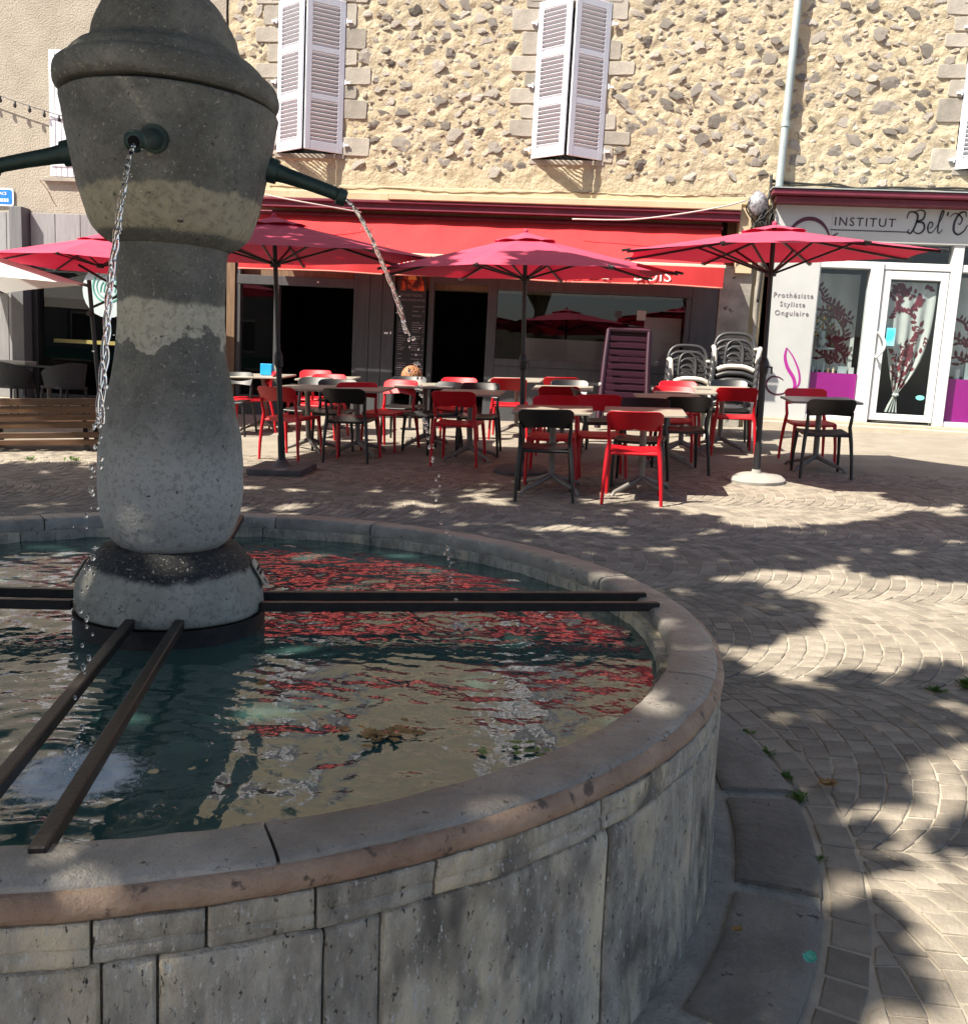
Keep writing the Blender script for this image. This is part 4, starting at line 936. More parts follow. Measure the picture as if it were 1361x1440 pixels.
mxc = N(nd,'ShaderNodeMix', data_type='RGBA'); lk.new(fm.outputs[0], mxc.inputs[0]); mxc.inputs[6].default_value = (.036,.086,.078,1); mxc.inputs[7].default_value = (.62,.68,.72,1); lk.new(mxc.outputs[2], P.inputs['Base Color'])
mr_ = N(nd,'ShaderNodeMapRange'); mr_.inputs['To Min'].default_value = .035; mr_.inputs['To Max'].default_value = .6; lk.new(fm.outputs[0], mr_.inputs['Value']); lk.new(mr_.outputs[0], P.inputs['Roughness'])
wat = link('water', me, wm, None, (FX, FY, WZ)); wat['kind'] = 'structure'
# jets
jm, nt, nd, lk, P = new_mat('falling_water'); P.inputs['Transmission Weight'].default_value = 1; P.inputs['Roughness'].default_value = .02; P.inputs['IOR'].default_value = 1.33; P.inputs['Base Color'].default_value = (.97,.99,1,1)
foamm = pmat('white_foam', (.6,.68,.72), (.85,.9,.92), 30, .3, trans=.3)
RJ = [(.522,1.912),(.552,1.883),(.59,1.825),(.623,1.765),(.684,1.636),(.736,1.486),(.782,1.32),(.82,1.167),(.859,.978),(.89,.815),(.925,.64),(.94,.545)]
FJ = [(.552,1.905),(.60,1.865),(.640,1.82),(.70,1.735),(.787,1.595),(.85,1.439),(.917,1.255),(.975,1.08),(1.03,.90),(1.085,.74),(1.13,.60),(1.145,.545)]
def jet(k, pts, zbreak, label):
    a = R_(SP0-90*k); u = Vector((math.cos(a), math.sin(a), 0)); w = Vector((-u.y, u.x, 0)); o = Vector(FC)
    sp_ = [o+u*s+Vector((0,0,z)) for s, z in spline(pts, 14)]
    mb = MB(); L = 0; body = [p for p in sp_ if p.z > zbreak]
    fine = []
    for i in range(len(body)-1):
        for q in range(4): fine.append(body[i].lerp(body[i+1], q/4))
    for strand in (0, 1, 2):
        P_, Rr_ = [], []
        for i, p in enumerate(fine):
            t = i/len(fine); ph = i*.115+strand*2.1+k; e = (.001+.006*t)*(1+.5*noise.noise(Vector((i*.06,strand,k))))
            P_.append(p+w*math.sin(ph)*e+u*math.cos(ph)*e*.8); Rr_.append((.0056*(1-.3*t))*(.72+.5*abs(noise.noise(Vector((i*.05, strand*7.3, k*3.1))))+.10*math.sin(i*.21+strand)))
        mb.tube(P_, [max(r, .0018) for r in Rr_], 7)
    jt = thing('water_jet', label, 'water jet', tuple(o+u*.9+Vector((0,0,WZ)))); st_ = mb.build('stream', jm, jt, smooth=True); st_['kind'] = 'stuff'
    dr = random.Random(11+k); mbd = MB()
    for p in sp_:
        if p.z < zbreak+.12:
            for q in range(2):
                if dr.random() < .42:
                    c = p+w*dr.gauss(0,.008)+u*dr.gauss(0,.008)+Vector((0,0,dr.uniform(-.02,.02))); r = dr.uniform(.0025,.0062); mbd.ico(c, (r*.85, r*.85, r*1.3), 2)
    for _ in range(26):
        p = dr.choice(sp_); mbd.ico(p+w*dr.gauss(0,.022)+u*dr.gauss(0,.022), dr.uniform(.0015,.0035), 1)
    mbd.build('droplets', jm, jt, smooth=True)['kind'] = 'stuff'
jet(1, FJ, 1.24, 'stream of water falling from the spout that points at the viewer')
jet(0, RJ, 1.50, 'arc of water breaking into drops from the right hand spout')
jet(2, RJ, 1.35, 'stream of water falling from the left hand spout')
jet(3, RJ, 1.35, 'stream of water falling from the spout on the far side of the column')
# foam where the front jet lands, bubbles drifting on the water
mb = MB(); bb_ = MB(); fr = random.Random(4)
lx, ly = FX+LAND[1][0], FY+LAND[1][1]
for _ in range(420):
    r = abs(fr.gauss(0,.075)); t = fr.random()*6.283; h = max(0, .06*math.exp(-(r/.045)**2))*fr.random()**2; s = fr.uniform(.0008,.0028)*(1.2 if r < .06 else .8)
    mb.ico((lx+r*math.cos(t), ly+r*math.sin(t), WZ+.002+h), (s, s, s*.8), 1)
for (cx, cy, n_, sp_r) in [(.45,-1.02,40,.05),(.62,-.95,30,.05),(.55,-1.20,46,.045),(.35,-1.25,40,.05),(.70,-1.15,34,.05),(.50,-.80,30,.06),(.27,-.98,40,.07),(.80,-1.02,26,.05),(.60,-1.34,40,.04),(.38,-1.42,36,.05),(.82,-.82,18,.07),(.15,-1.3,40,.08),(-.1,-1.2,40,.1),(.0,-1.42,30,.08),(-.3,-1.3,26,.1)]:
    for _ in range(int(n_*.30)):
        s = .003+.010*fr.random()**2; bb_.ico((FX+cx+fr.gauss(0,sp_r*.42), FY+cy+fr.gauss(0,sp_r*.36), WZ), (s, s, s*.55), 2)
bub = glass_mat('bubble_film', 1.7, (.86,.9,.9)); bo_ = bb_.build('bubbles', bub, smooth=True); bo_['kind'] = 'stuff'
fo = mb.build('foam', foamm); fo['kind'] = 'stuff'; tag(fo, 'white foam and bubbles on the fountain water', None)
# floating and fallen leaves
dl = pmat('dead_leaf', (.22,.12,.04), (.35,.2,.07), 30, .8); gl_ = pmat('green_leaf', (.05,.12,.02), (.1,.2,.03), 30, .6)
def leaf_mesh(mb, c, L, a, curl=.2, tilt=0):
    T = Matrix.Rotation(a, 3, 'Z') @ Matrix.Rotation(tilt, 3, 'X'); c = Vector(c); top = []
    pts = [(-.5,0),(-.38,.16),(-.2,.34),(0,.22),(.12,.3),(.3,.16),(.5,0),(.3,-.16),(.12,-.3),(0,-.22),(-.2,-.34),(-.38,-.16)]
    vs = [c+T@Vector((x*L, y*L, curl*L*(y*y*2.2+x*x*.6))) for x, y in pts]; n = len(pts)
    mid = c+T@Vector((0,0,-.0)); vs.append(mid); mb.add(vs, [(i, (i+1)%n, n) for i in range(n)])
for (x, y, z, L, a, mt_, lab) in [(.83,3.01,None,.075,.3,dl,'curled brown dead leaf on the shaded setts right of the basin'),(.575,2.07,None,.05,1.0,pmat('mint_scrap',(.06,.4,.3),(.1,.5,.38),20,.7),'crumpled mint green scrap in the joint beside the stone ring'),
        (-.75,2.02,.642,.03,.6,dl,'small tan leaf lying on the front coping of the fountain'),(.42,2.15,None,.03,.2,dl,'tiny yellow leaf on the dark flagstone')]:
    z = G(x, y)+.045 if z is None else z
    if lab.startswith('curled'): z = G(x,y)+.012
    mb = MB(); leaf_mesh(mb, (x,y,z), L, a, .5, .2); leaf_mesh(mb, (x+.004,y+.003,z+.004), L*.8, a+.5, .6, -.2); tag(mb.build('fallen_leaf', mt_), lab, 'leaf')
mb = MB(); fr = random.Random(9)
for _ in range(26): leaf_mesh(mb, (-.437+fr.gauss(0,.05), 1.905+fr.gauss(0,.035)+.12, WZ+.006+fr.random()*.006), fr.uniform(.02,.045), fr.random()*6.28, .4, fr.uniform(-.3,.3))
cl = mb.build('leaf_litter', dl); tag(cl, 'clump of brown leaf litter floating on the right half of the basin water', 'leaf litter')
mb = MB()
for _ in range(16): leaf_mesh(mb, (-.12+fr.gauss(0,.04), 2.02+fr.gauss(0,.025), WZ+.005), fr.uniform(.015,.035), fr.random()*6.28, .3)
cl = mb.build('leaf_litter', gl_); tag(cl, 'small clump of green leaf litter floating near the right rim', 'leaf litter')

# ================================================================== WEEDS
def weed(x, y, n, s, label, spread=1.0):
    mb = MB(); r = random.Random(int(x*100)+n)
    for _ in range(n):
        a = r.random()*6.283; L = s*r.uniform(.5,1.2); px_, py_ = x+r.gauss(0,.25*s*spread), y+r.gauss(0,.25*s*spread); z = G(px_,py_)
        d = Vector((math.cos(a), math.sin(a), r.uniform(.5,1.8))).normalized(); w = d.cross(Vector((0,0,1))).normalized()*L*r.uniform(.10,.22); p = Vector((px_,py_,z)); 
        mb.add([p, p+d*L*.5+w, p+d*L+Vector((0,0,-L*.25)), p+d*L*.5-w], [(0,1,2,3)])
    tag(mb.build('weed', M['weed']), label, 'weed')
M['weed'] = pmat('weed_leaf', (.05,.12,.02), (.13,.22,.04), 30, .6, trans=.25)
weed(1.64,3.98,150,.065,'bushy green weed growing between the sunlit setts at the right edge')
weed(1.47,3.92,34,.04,'sparse tuft of grass beside the bushy weed')
for x, y, n, s, lab in ((.617,3.38,34,.03,'small weed in the ring joint right beside the basin wall'),(.666,3.23,44,.028,'second weed along the ring joint, just past the basin wall'),(.703,3.05,50,.03,'third weed along the ring joint, above the brown leaf'),(.718,2.91,64,.033,'bright green weed in the ring joint level with the brown leaf'),(.712,2.56,24,.026,'small pale weed in the sunlit end of the ring joint'),(-5.9,8.98,16,.07,'grass tuft in front of the bench at its left end'),(-5.45,9.05,20,.07,'grass tuft in front of the bench near the fountain column')):
    weed(x, y, n, s, lab, 1.6)

# ================================================================== CHAIRS AND TABLES
def gloss(name, c, rough, spec=.5, coat=0): return pmat(name, c, tuple(min(1,k*1.12) for k in c), 6, rough, .06, 120, spec=spec, coat=coat)
M['red'] = gloss('red_plastic', (.46,.004,.012), .42, .45)
M['black'] = gloss('black_plastic', (.004,.004,.0045), .40, .65)
M['tabletop'] = pmat('pale_tabletop', (.26,.24,.195), (.34,.31,.255), 3, .4, .05)
M['greytop'] = pmat('grey_tabletop', (.2,.2,.2), (.24,.24,.24), 3, .35)
M['pedestal'] = pmat('taupe_metal', (.17,.155,.14), (.21,.195,.175), 5, .5, metal=.2)
CH = 'cafe chairs around the tables'
def make_chair(name, mat):
    t = thing(name, 'cafe chair', 'chair', (0,0,0), CH)
    mb = MB(); nx, ny = 10, 9; W2, D = .225, .44
    def sz(u, v): return .452-.016*math.sin(math.pi*u)*(1-.4*v)+.008*v**3*1.0-(.02*max(0,v-.85)/.15)
    top, bot = [], []
    for j in range(ny+1):
        for i in range(nx+1):
            u, v = i/nx, j/ny; hw = W2*(1-.06*(1-v)); x = -hw+2*hw*u; y = -.20+D*v; r = .05
            z = sz(u, v); top.append((x,y,z)); bot.append((x,y,z-.022))
    n = len(top); vs = top+bot; fs = []
    for j in range(ny):
        for i in range(nx):
            a = j*(nx+1)+i; fs.append((a,a+1,a+nx+2,a+nx+1)); fs.append((n+a+nx+1,n+a+nx+2,n+a+1,n+a))
    per = [i for i in range(nx+1)]+[j*(nx+1)+nx for j in range(1,ny+1)]+[ny*(nx+1)+i for i in range(nx-1,-1,-1)]+[j*(nx+1) for j in range(ny-1,0,-1)]
    for i in range(len(per)):
        a, b = per[i], per[(i+1)%len(per)]; fs.append((a, n+a, n+b, b))
    mb.add(vs, fs); mb.build('seat', mat, t, smooth=40, bevel=.006, seg=2)
    # curved back panel with rounded upper corners and lower corners that narrow into the posts
    mb = MB(); nx, nz = 16, 7; fr, bk = [], []
    for j in range(nz+1):
        for i in range(nx+1):
            u, v = -1+2*i/nx, j/nz; hw = .232-.022*(1-v)**2; x = u*hw
            zt = .79-.030*max(0,abs(u)-.84)/.16*(abs(u)>.84)*abs(u); zb = .618+.018*(1-abs(u))
            z = zb+(zt-zb)*v; y = -.252+.055*u*u-.085*(z-.62)/.17; th = .018
            fr.append((x,y+th/2,z)); bk.append((x,y-th/2,z))
    n = len(fr); fs = []
    for j in range(nz):
        for i in range(nx):
            a = j*(nx+1)+i; fs.append((a+1,a,a+nx+1,a+nx+2)); fs.append((n+a,n+a+1,n+a+nx+2,n+a+nx+1))
    per = [i for i in range(nx+1)]+[j*(nx+1)+nx for j in range(1,nz+1)]+[nz*(nx+1)+i for i in range(nx-1,-1,-1)]+[j*(nx+1) for j in range(nz-1,0,-1)]
    for i in range(len(per)): a, b = per[i], per[(i+1)%len(per)]; fs.append((a,b,n+b,n+a))
    mb.add(fr+bk, fs); mb.build('backrest', mat, t, smooth=40, bevel=.005, seg=2)
    for s in (-1, 1):
        mb = MB(); mb.tube([(.245*s,-.265,0),(.236*s,-.252,.18),(.222*s,-.225,.36),(.212*s,-.205,.45),(.202*s,-.208,.51),(.206*s,-.225,.575),(.212*s,-.235,.66)], [.014,.0165,.019,.020,.018,.017,.013], 10); mb.build('leg', mat, t, smooth=60)
        mb = MB(); mb.tube([(.232*s,.245,0),(.226*s,.236,.2),(.212*s,.215,.40),(.207*s,.205,.446)], [.014,.0165,.020,.020], 10); mb.build('leg', mat, t, smooth=60)
    mb = MB(); mb.tube([(-.205,-.2,.425),(.205,-.2,.425)], .013, 8); mb.tube([(-.205,.19,.425),(.205,.19,.425)], .013, 8)
    for s in (-1,1): mb.tube([(.208*s,-.2,.428),(.208*s,.2,.428)], .013, 8)
    mb.build('seat_frame', mat, t, smooth=60)
    return t
red0 = make_chair('cafe_chair', M['red']); blk0 = make_chair('cafe_chair', M['black']); used = {id(red0): 0, id(blk0): 0}
def put_chair(proto, x, y, deg, label):
    o = proto if not used[id(proto)] else copy_tree(proto); used[id(proto)] = 1
    place(o, x, y, R_(deg)); o['label'] = label; o['group'] = CH; o['category'] = 'chair'
# deg 0 faces the cafe (we see its back); 180 faces the fountain
for c in [
 (blk0,-.44,7.97,3,'black cafe chair nearest the fountain, seen from behind at the front table'),
 (red0,.315,7.97,-3,'red cafe chair nearest the fountain, right beside the frontmost black chair'),
 (red0,-.42,8.78,178,'red chair across the front table from the frontmost black chair'),
 (red0,.02,9.02,186,'red chair across the front table, second from the left on its far side'),
 (blk0,.40,8.76,172,'black chair across the front table, behind the frontmost red chair'),
 (blk0,.83,9.63,8,'black chair seen from behind just right of the front tables, in parasol shade'),
 (red0,.80,10.52,176,'dark shaded red chair facing the black chair behind the front tables'),
 (red0,.95,11.50,182,'sunlit red chair in front of the lower of the two chair stacks'),
 (blk0,.02,10.18,-80,'black chair turned sideways behind the front table'),
 (red0,1.55,11.14,-3,'sunlit red chair in front of the taller chair stack, left of the right parasol pole'),
 (blk0,1.60,11.94,178,'black chair across the table from the red chair by the taller stack'),
 (blk0,2.24,9.68,0,'black chair on the far right, seen from behind right of the right parasol'),
 (red0,2.30,10.60,183,'red chair on the far right, across the small glass table from the black one'),
 (red0,-1.46,9.66,-4,'red chair seen from behind left of the middle parasol pole'),
 (blk0,-1.36,10.42,184,'black chair facing the fountain across from the red chair left of the middle parasol'),
 (blk0,-1.92,10.52,140,'black chair turned aslant left of the middle parasol tables'),
 (red0,-1.78,11.30,176,'sunlit red chair in the back row in front of the dark cafe doorway'),
 (blk0,-2.42,11.34,178,'black chair facing the fountain directly below the menu board'),
 (red0,-2.44,10.62,160,'red chair facing the fountain, rear one of the pair left of the menu board'),
 (red0,-2.66,10.06,196,'red chair behind the black chair beside the left parasol'),
 (blk0,-2.63,9.70,-2,'black chair seen from behind just right of the left parasol pole'),
 (red0,-3.32,9.74,-14,'red chair seen from behind right at the left parasol pole'),
 (blk0,-3.46,10.78,176,'black chair across the table from the red chair at the left parasol pole'),
 (blk0,-3.06,10.52,188,'black chair facing the fountain just right of the left parasol pole'),
 (red0,-3.50,11.46,178,'sunlit red chair in the back row in front of the dark cafe opening'),
 (red0,-3.95,12.30,176,'shaded red chair farthest back in front of the cafe opening'),
 (blk0,-4.74,11.52,186,'black chair at the far left beside the fountain column'),
 (red0,-4.60,11.86,120,'red chair at the far left turned towards the table with the blue card holder'),
 (red0,-1.17,12.02,2,'sunlit red chair seen from behind, just left of the middle parasol pole'),
 (red0,-.47,10.72,3,'red chair partly in sun seen from behind, just right of the middle parasol pole'),
 (blk0,-.38,11.28,181,'black chair facing the fountain right of the middle parasol pole'),
 (red0,-.52,12.42,0,'shaded red chair farthest back below the cafe window')]: put_chair(*c)
TB = 'square cafe tables'
def make_table(name, topmat):
    t = thing(name, 'table', 'table', (0,0,0), TB)
    mb = MB(); mb.prism(rrect(.70,.70,.03), Matrix.Translation((0,0,.712)), .022); mb.build('tabletop', topmat, t, bevel=.004)
    mb = MB(); mb.lathe([(.035,.10),(.03,.14),(.03,.66),(.05,.70),(.09,.711)], 16); mb.build('pedestal', M['pedestal'], t, smooth=50)
    for k in range(4):
        a = R_(45+90*k); mb = MB(); mb.tube([(.02*math.cos(a),.02*math.sin(a),.13),(.12*math.cos(a),.12*math.sin(a),.095),(.33*math.cos(a),.33*math.sin(a),.035),(.36*math.cos(a),.36*math.sin(a),.0)], [.026,.024,.018,.018], 8); mb.build('foot', M['pedestal'], t, smooth=60)
    return t
tab0 = make_table('cafe_table', M['tabletop']); tab1 = make_table('cafe_table', M['greytop']); used[id(tab0)] = used[id(tab1)] = 0
def put_table(proto, x, y, deg, label):
    o = proto if not used[id(proto)] else copy_tree(proto); used[id(proto)] = 1; place(o, x, y, R_(deg)); o['label'] = label; o['group'] = TB
for c in [(tab0,-.40,8.32,1,'front cafe table behind the frontmost black chair'),(tab0,.40,8.34,-1,'front cafe table behind the frontmost red chair'),
 (tab0,.72,10.06,3,'table behind the front tables with a black chair pushed up to it'),(tab0,1.45,11.48,0,'pale table in front of the taller chair stack'),(tab1,2.28,10.10,0,'small grey table at the far right under the right parasol'),
 (tab0,-1.40,10.04,0,'table left of the middle parasol between a red and a black chair'),(tab0,-2.08,10.98,8,'sunlit table in front of the charcoal boards and menu board'),(tab0,-2.70,10.18,0,'table just right of the left parasol pole'),
 (tab0,-3.30,10.26,-6,'table just behind the left parasol pole'),(tab0,-1.12,12.42,0,'pale table at the back, in front of the cafe window beside the middle pole'),(tab0,-.44,11.02,0,'table right of the middle parasol pole, third row back'),
 (tab0,-4.52,12.12,0,'table at the far left carrying the blue card holder'),(tab0,-3.55,11.90,0,'table in the back row in front of the dark cafe opening'),(tab0,.95,11.0,0,'table in front of the lower chair stack')]: put_table(*c)
# blue card holder on the far left table
bc = thing('card_holder', 'small bright blue card holder on the far left cafe table', 'card holder', (-4.52,12.12,G(-4.52,12.12)+.735))
mb = MB(); mb.box(-4.58,-4.42,12.05,12.13,G(-4.52,12.1)+.737,G(-4.52,12.1)+.89); mb.build('box', pmat('cyan_plastic',(.01,.3,.6),(.02,.36,.66),6,.4), bc, bevel=.006)
mb = MB(); mb.prism([(0,0),(.12,0),(.03,.25)], Matrix(((1,0,0,-4.41),(0,0,1,12.08),(0,1,0,G(-4.52,12.1)+.737),(0,0,0,1))), .012); mb.build('card', M['counter'], bc)
# wicker ball at the cafe wall
wb = thing('wicker_ball', 'round brown woven wicker ball in front of the menu board', 'wicker ball', (-2.62,12.6,1.3))
def ball(mb):
    r = random.Random(2)
    for k in range(34):
        ax = Vector((r.gauss(0,1),r.gauss(0,1),r.gauss(0,1))).normalized(); u = ax.orthogonal().normalized(); v = ax.cross(u); 
        mb.tube([Vector((-2.62,12.6,1.30))+(u*math.cos(t*.35)+v*math.sin(t*.35))*.135 for t in range(19)], .011, 5, caps=False)
mb = MB(); ball(mb); mb.build('weave', pmat('wicker',(.24,.09,.035),(.42,.2,.09),30,.6), wb, smooth=True)
mb = MB(); mb.ico((-2.62,12.6,1.30), .115, 3); mb.build('core', pmat('wicker_core',(.08,.03,.015),rough=.9), wb)
mb = MB(); mb.tube([(-2.62,12.6,G(-2.62,12.6)),(-2.62,12.6,1.18)], .02, 8); mb.lathe([(.001,0),(.13,0),(.13,.015),(.03,.025),(.001,.025)], 20, (-2.62,12.6,G(-2.62,12.6))); mb.build('stand', M['black_metal'], wb, smooth=50)

# ================================================================== PARASOLS
M['parasol'] = pmat('raspberry_canvas', (.57,.075,.145), (.62,.09,.16), 2, .8, .35, 5, dist=.04, spec=.2, trans=.22, tcol=(.36,.003,.02))
M['parasol_white'] = pmat('white_canvas', (.78,.77,.75), (.8,.79,.77), 2, .8, spec=.2, trans=.2)
def make_parasol(name, R, he, ha, mat, nsides=8, rot0=22.5, pole=True, base=True):
    t = thing(name, 'parasol', 'parasol', (0,0,0), 'parasols over the cafe tables')
    V = [Vector((R*math.cos(R_(rot0+360*k/nsides)), R*math.sin(R_(rot0+360*k/nsides)), he)) for k in range(nsides)]; ap = Vector((0,0,ha))
    mb = MB(); n = 10
    for k in range(nsides):
        a, b = V[k], V[(k+1)%nsides]; vs = []
        for j in range(n+1):
            s = .10+(1-.10)*j/n; sag = .008*math.sin(math.pi*s)
            for i in range(n+1):
                w = i/n; e = a.lerp(b, w); p = ap.lerp(e, s); edge = .05*math.sin(math.pi*w)*s
                rad = Vector((p.x,p.y,0)); p = p-rad*(.035*math.sin(math.pi*w)*s**2); p.z += -sag*.6-.004*math.sin(math.pi*w)*math.sin(math.pi*min(s*1.0,1))+.004*noise.noise(p*9)
                vs.append(p)
        mb.add(vs, [(j*(n+1)+i, (j+1)*(n+1)+i, (j+1)*(n+1)+i+1, j*(n+1)+i+1) for j in range(n) for i in range(n)])
    can = mb.build('canopy', mat, t, smooth=25)
    # vent: small loose upper cap whose hem puffs between the ribs
    mb = MB(); vs = [ap+Vector((0,0,.032))]; rings = 5; m = nsides*6
    for j in range(1, rings+1):
        for i in range(m):
            a = 2*math.pi*i/m+R_(rot0); s = .21*j/rings; pf = abs(math.sin(a*nsides/2-R_(rot0)*nsides/2)); r = R*s*(1-.05*pf)
            z = ha+.012+.02*(1-j/rings)-(ha-he)*s+.014*pf*(j/rings)**2+.006*noise.noise(Vector((i*.9,j,R)))*(j/rings)
            vs.append(Vector((r*math.cos(a), r*math.sin(a), z)))
    fs = [(0, 1+i, 1+(i+1)%m) for i in range(m)]+[(1+(j-1)*m+i, 1+j*m+i, 1+j*m+(i+1)%m, 1+(j-1)*m+(i+1)%m) for j in range(1, rings) for i in range(m)]
    mb.add(vs, fs); mb.build('vent_flap', mat, can, smooth=True)
    hub = he+.06
    for k in range(nsides):
        mb = MB(); e = V[k]; mb.bar(ap.lerp(e,.03)-Vector((0,0,.05)), e*1.0-Vector((0,0,.018)), .018, .022); mb.tube([e.lerp(ap,.02), e+(e-ap).normalized()*.05], .012, 6); rb = mb.build('rib', M['black_metal'], t)
        mb = MB(); mb.bar(Vector((.04*V[k].x/R,.04*V[k].y/R,ha-.40)), ap.lerp(e,.5)-Vector((0,0,.04)), .014, .018); mb.build('strut', M['black_metal'], rb)
    mb = MB(); mb.lathe([(.03,ha-.43),(.05,ha-.43),(.05,ha-.37),(.03,ha-.37)], 14); mb.build('runner', M['black_metal'], t, smooth=50)
    mb = MB(); mb.lathe([(.016,ha+.02),(.024,ha+.04),(.017,ha+.055),(.001,ha+.065)], 12); mb.build('finial', mat, t, smooth=True)
    if pole:
        mb = MB(); mb.tube([(0,0,.05),(0,0,1.12)], .027, 14); mb.tube([(0,0,1.1),(0,0,ha)], .022, 14); mb.build('pole', M['black_metal'], t, smooth=50)
        mb = MB(); mb.tube([(0,0,1.02),(0,0,1.06),(0,0,1.14),(0,0,1.18)], [.028,.042,.042,.026], 14); mb.tube([(.03,-.03,1.10),(.06,-.07,1.10),(.06,-.07,1.04)], .010, 6); mb.build('crank', M['black_metal'], t, smooth=50)
        mb = MB(); mb.tube([(0,0,.05),(0,0,.36)], [.036,.034], 14); mb.build('pole_socket', M['black_metal'], t, smooth=50)
    return t
def base_for(t, kind, mat):
    mb = MB()
    if kind == 'round': mb.lathe([(.001,0),(.27,0),(.275,.03),(.24,.06),(.05,.085),(.04,.12),(.001,.12)], 36)
    else: mb.prism(rrect(.56,.56,.05), Matrix.Identity(4), .06); mb.lathe([(.10,.06),(.06,.09),(.045,.12),(.001,.12)], 24)
    mb.build('base', mat, t, smooth=40, bevel=.008 if kind != 'round' else 0)
M['slab_base'] = pmat('dark_slab', (.07,.065,.07), (.1,.095,.1), 6, .7, .2)
M['pale_base'] = pmat('pale_concrete', (.27,.26,.24), (.34,.33,.30), 6, .8, .3)
pr = make_parasol('cafe_parasol', 1.42, 2.13, 2.36, M['parasol'], rot0=20); base_for(pr, 'round', M['pale_base']); pr['label'] = 'sunlit raspberry parasol on the right, on a pale round concrete base'
pm_ = make_parasol('cafe_parasol', 1.46, 1.95, 2.30, M['parasol'], rot0=34); base_for(pm_, 'round', M['slab_base']); pm_['label'] = 'middle raspberry parasol in front of the cafe doorway, its red underside in view'
pl2 = make_parasol('cafe_parasol', 1.50, 2.07, 2.40, M['parasol'], rot0=8); base_for(pl2, 'square', M['slab_base']); pl2['label'] = 'shaded raspberry parasol beside the fountain column, on a square dark slab'
place(pr, 1.53, 9.15, 0); place(pm_, -.76, 9.24, 0); place(pl2, -3.10, 8.80, 0)
# cantilever parasol behind the column and the white one at the left edge
pc = make_parasol('side_post_parasol', 1.45, 2.18, 2.58, M['parasol'], rot0=10, pole=False); pc['label'] = 'raspberry side post parasol half hidden by the fountain column'; pc['category'] = 'parasol'
mb = MB(); mb.tube([(.0,.0,.05),(-.17,.0,1.98)], .03, 12); mb.build('post', M['black_metal'], pc, smooth=50)
mb = MB(); mb.tube([(-.32,0,2.18),(.5,0,1.77),(.62,0,1.71)], .018, 8); mb.tube([(-.15,0,1.60),(.45,.0,1.87)], .018, 8); mb.build('arm', M['black_metal'], pc, smooth=50)
mb = MB(); mb.tube([(-.13,-.03,1.52),(-.13,-.09,1.52)], .035, 10); mb.build('crank', M['black_metal'], pc)
base_for(pc, 'square', M['slab_base']); place(pc, -7.02, 12.35, 0, z=.40)
pw_ = make_parasol('white_parasol', 2.7, 1.85, 2.55, M['parasol_white'], nsides=4, rot0=0); pw_['label'] = 'large white square parasol over the dark terrace chairs at the left edge'; base_for(pw_, 'square', M['slab_base']); place(pw_, -9.4, 11.3, R_(4), z=.40)

# ================================================================== BENCH
bn = thing('park_bench', 'brown slatted wooden bench seen from behind at the left edge', 'bench', (-6.75, 9.7, G(-6.75,9.7)))
M['wood'] = pmat('bench_wood', (.075,.038,.018), (.14,.07,.034), 5, .5, .25, 40, rand=.2, stretch=(1,10,10))
bz = G(-6.75, 9.7); mv = Vector((-6.75,9.7,bz))
def bb(name, mat, *q, parent=bn, **kw):
    mb = MB(); mb.box(*q); o = mb.v; mb.v = [(v[0]+mv.x, v[1]+mv.y, v[2]+mv.z) for v in o]; return mb.build(name, mat, parent, **kw)
for k in range(4): bb('slat', M['wood'], -1.25,1.25,-.30-.01*k,-.27-.01*k, .26+.086*k,.26+.086*k+.076, bevel=.004)
for k in range(4): bb('slat', M['wood'], -1.25,1.25,-.20+.12*k,-.10+.12*k,.255,.285, bevel=.004)
bb('slat', M['wood'], -1.25,1.25,-.31,-.28,.15,.215, bevel=.004); bb('slat', M['wood'], -1.25,1.25,-.31,-.28,.075,.135, bevel=.004)
for s in (-1.0, -.05, 1.0):
    bb('frame', M['black_metal'], s-.025,s+.025,-.27,-.22,0,.27); bb('frame', M['black_metal'], s-.025,s+.025,.20,.25,0,.255); bb('frame', M['black_metal'], s-.025,s+.025,-.27,.25,.215,.254); bb('frame', M['black_metal'], s-.02,s+.02,-.29,-.262,.26,.60)
bn.rotation_euler = (SLOPE @ Matrix.Rotation(R_(17), 3, 'Z')).to_euler()

# ================================================================== DARK TERRACE CHAIRS
M['rattan'] = pmat('dark_resin', (.03,.03,.033), (.05,.05,.054), 40, .55, .8, 150)
def make_tub(label):
    t = thing('terrace_chair', label, 'chair', (0,0,0), 'dark armchairs on the terrace')
    mb = MB(); mb.prism(rrect(.5,.48,.06), Matrix.Translation((0,0,.42)), .04); mb.build('seat', M['rattan'], t, bevel=.008)
    mb = MB(); n = 22; vs = []
    for i in range(n+1):
        a = R_(200+(-220+0)*0+ (140*2-0)*0 + i*(220/n)-20); a = R_(160+i*220/n)
        f = math.sin(math.pi*i/n)**.7; hh = .64+.17*f
        for r, z in ((.255,.44),(.275,(.44+hh)/2),(.30,hh),(.325,hh),(.30,(.44+hh)/2),(.28,.44)): vs.append((r*math.cos(a)*1.0, r*math.sin(a)*.98, z))
    m = 6; mb.add(vs, [(i*m+j, (i+1)*m+j, (i+1)*m+(j+1)%m, i*m+(j+1)%m) for i in range(n) for j in range(m)]+[tuple(range(m)), tuple(range(n*m+m-1,n*m-1,-1))]); mb.build('backrest', M['rattan'], t, smooth=50)
    for sx in (-1,1):
        for sy in (-1,1): mb = MB(); mb.tube([(.25*sx,.24*sy,0),(.21*sx,.2*sy,.43)], [.014,.02], 8); mb.build('leg', M['black_metal'], t, smooth=60)
    return t
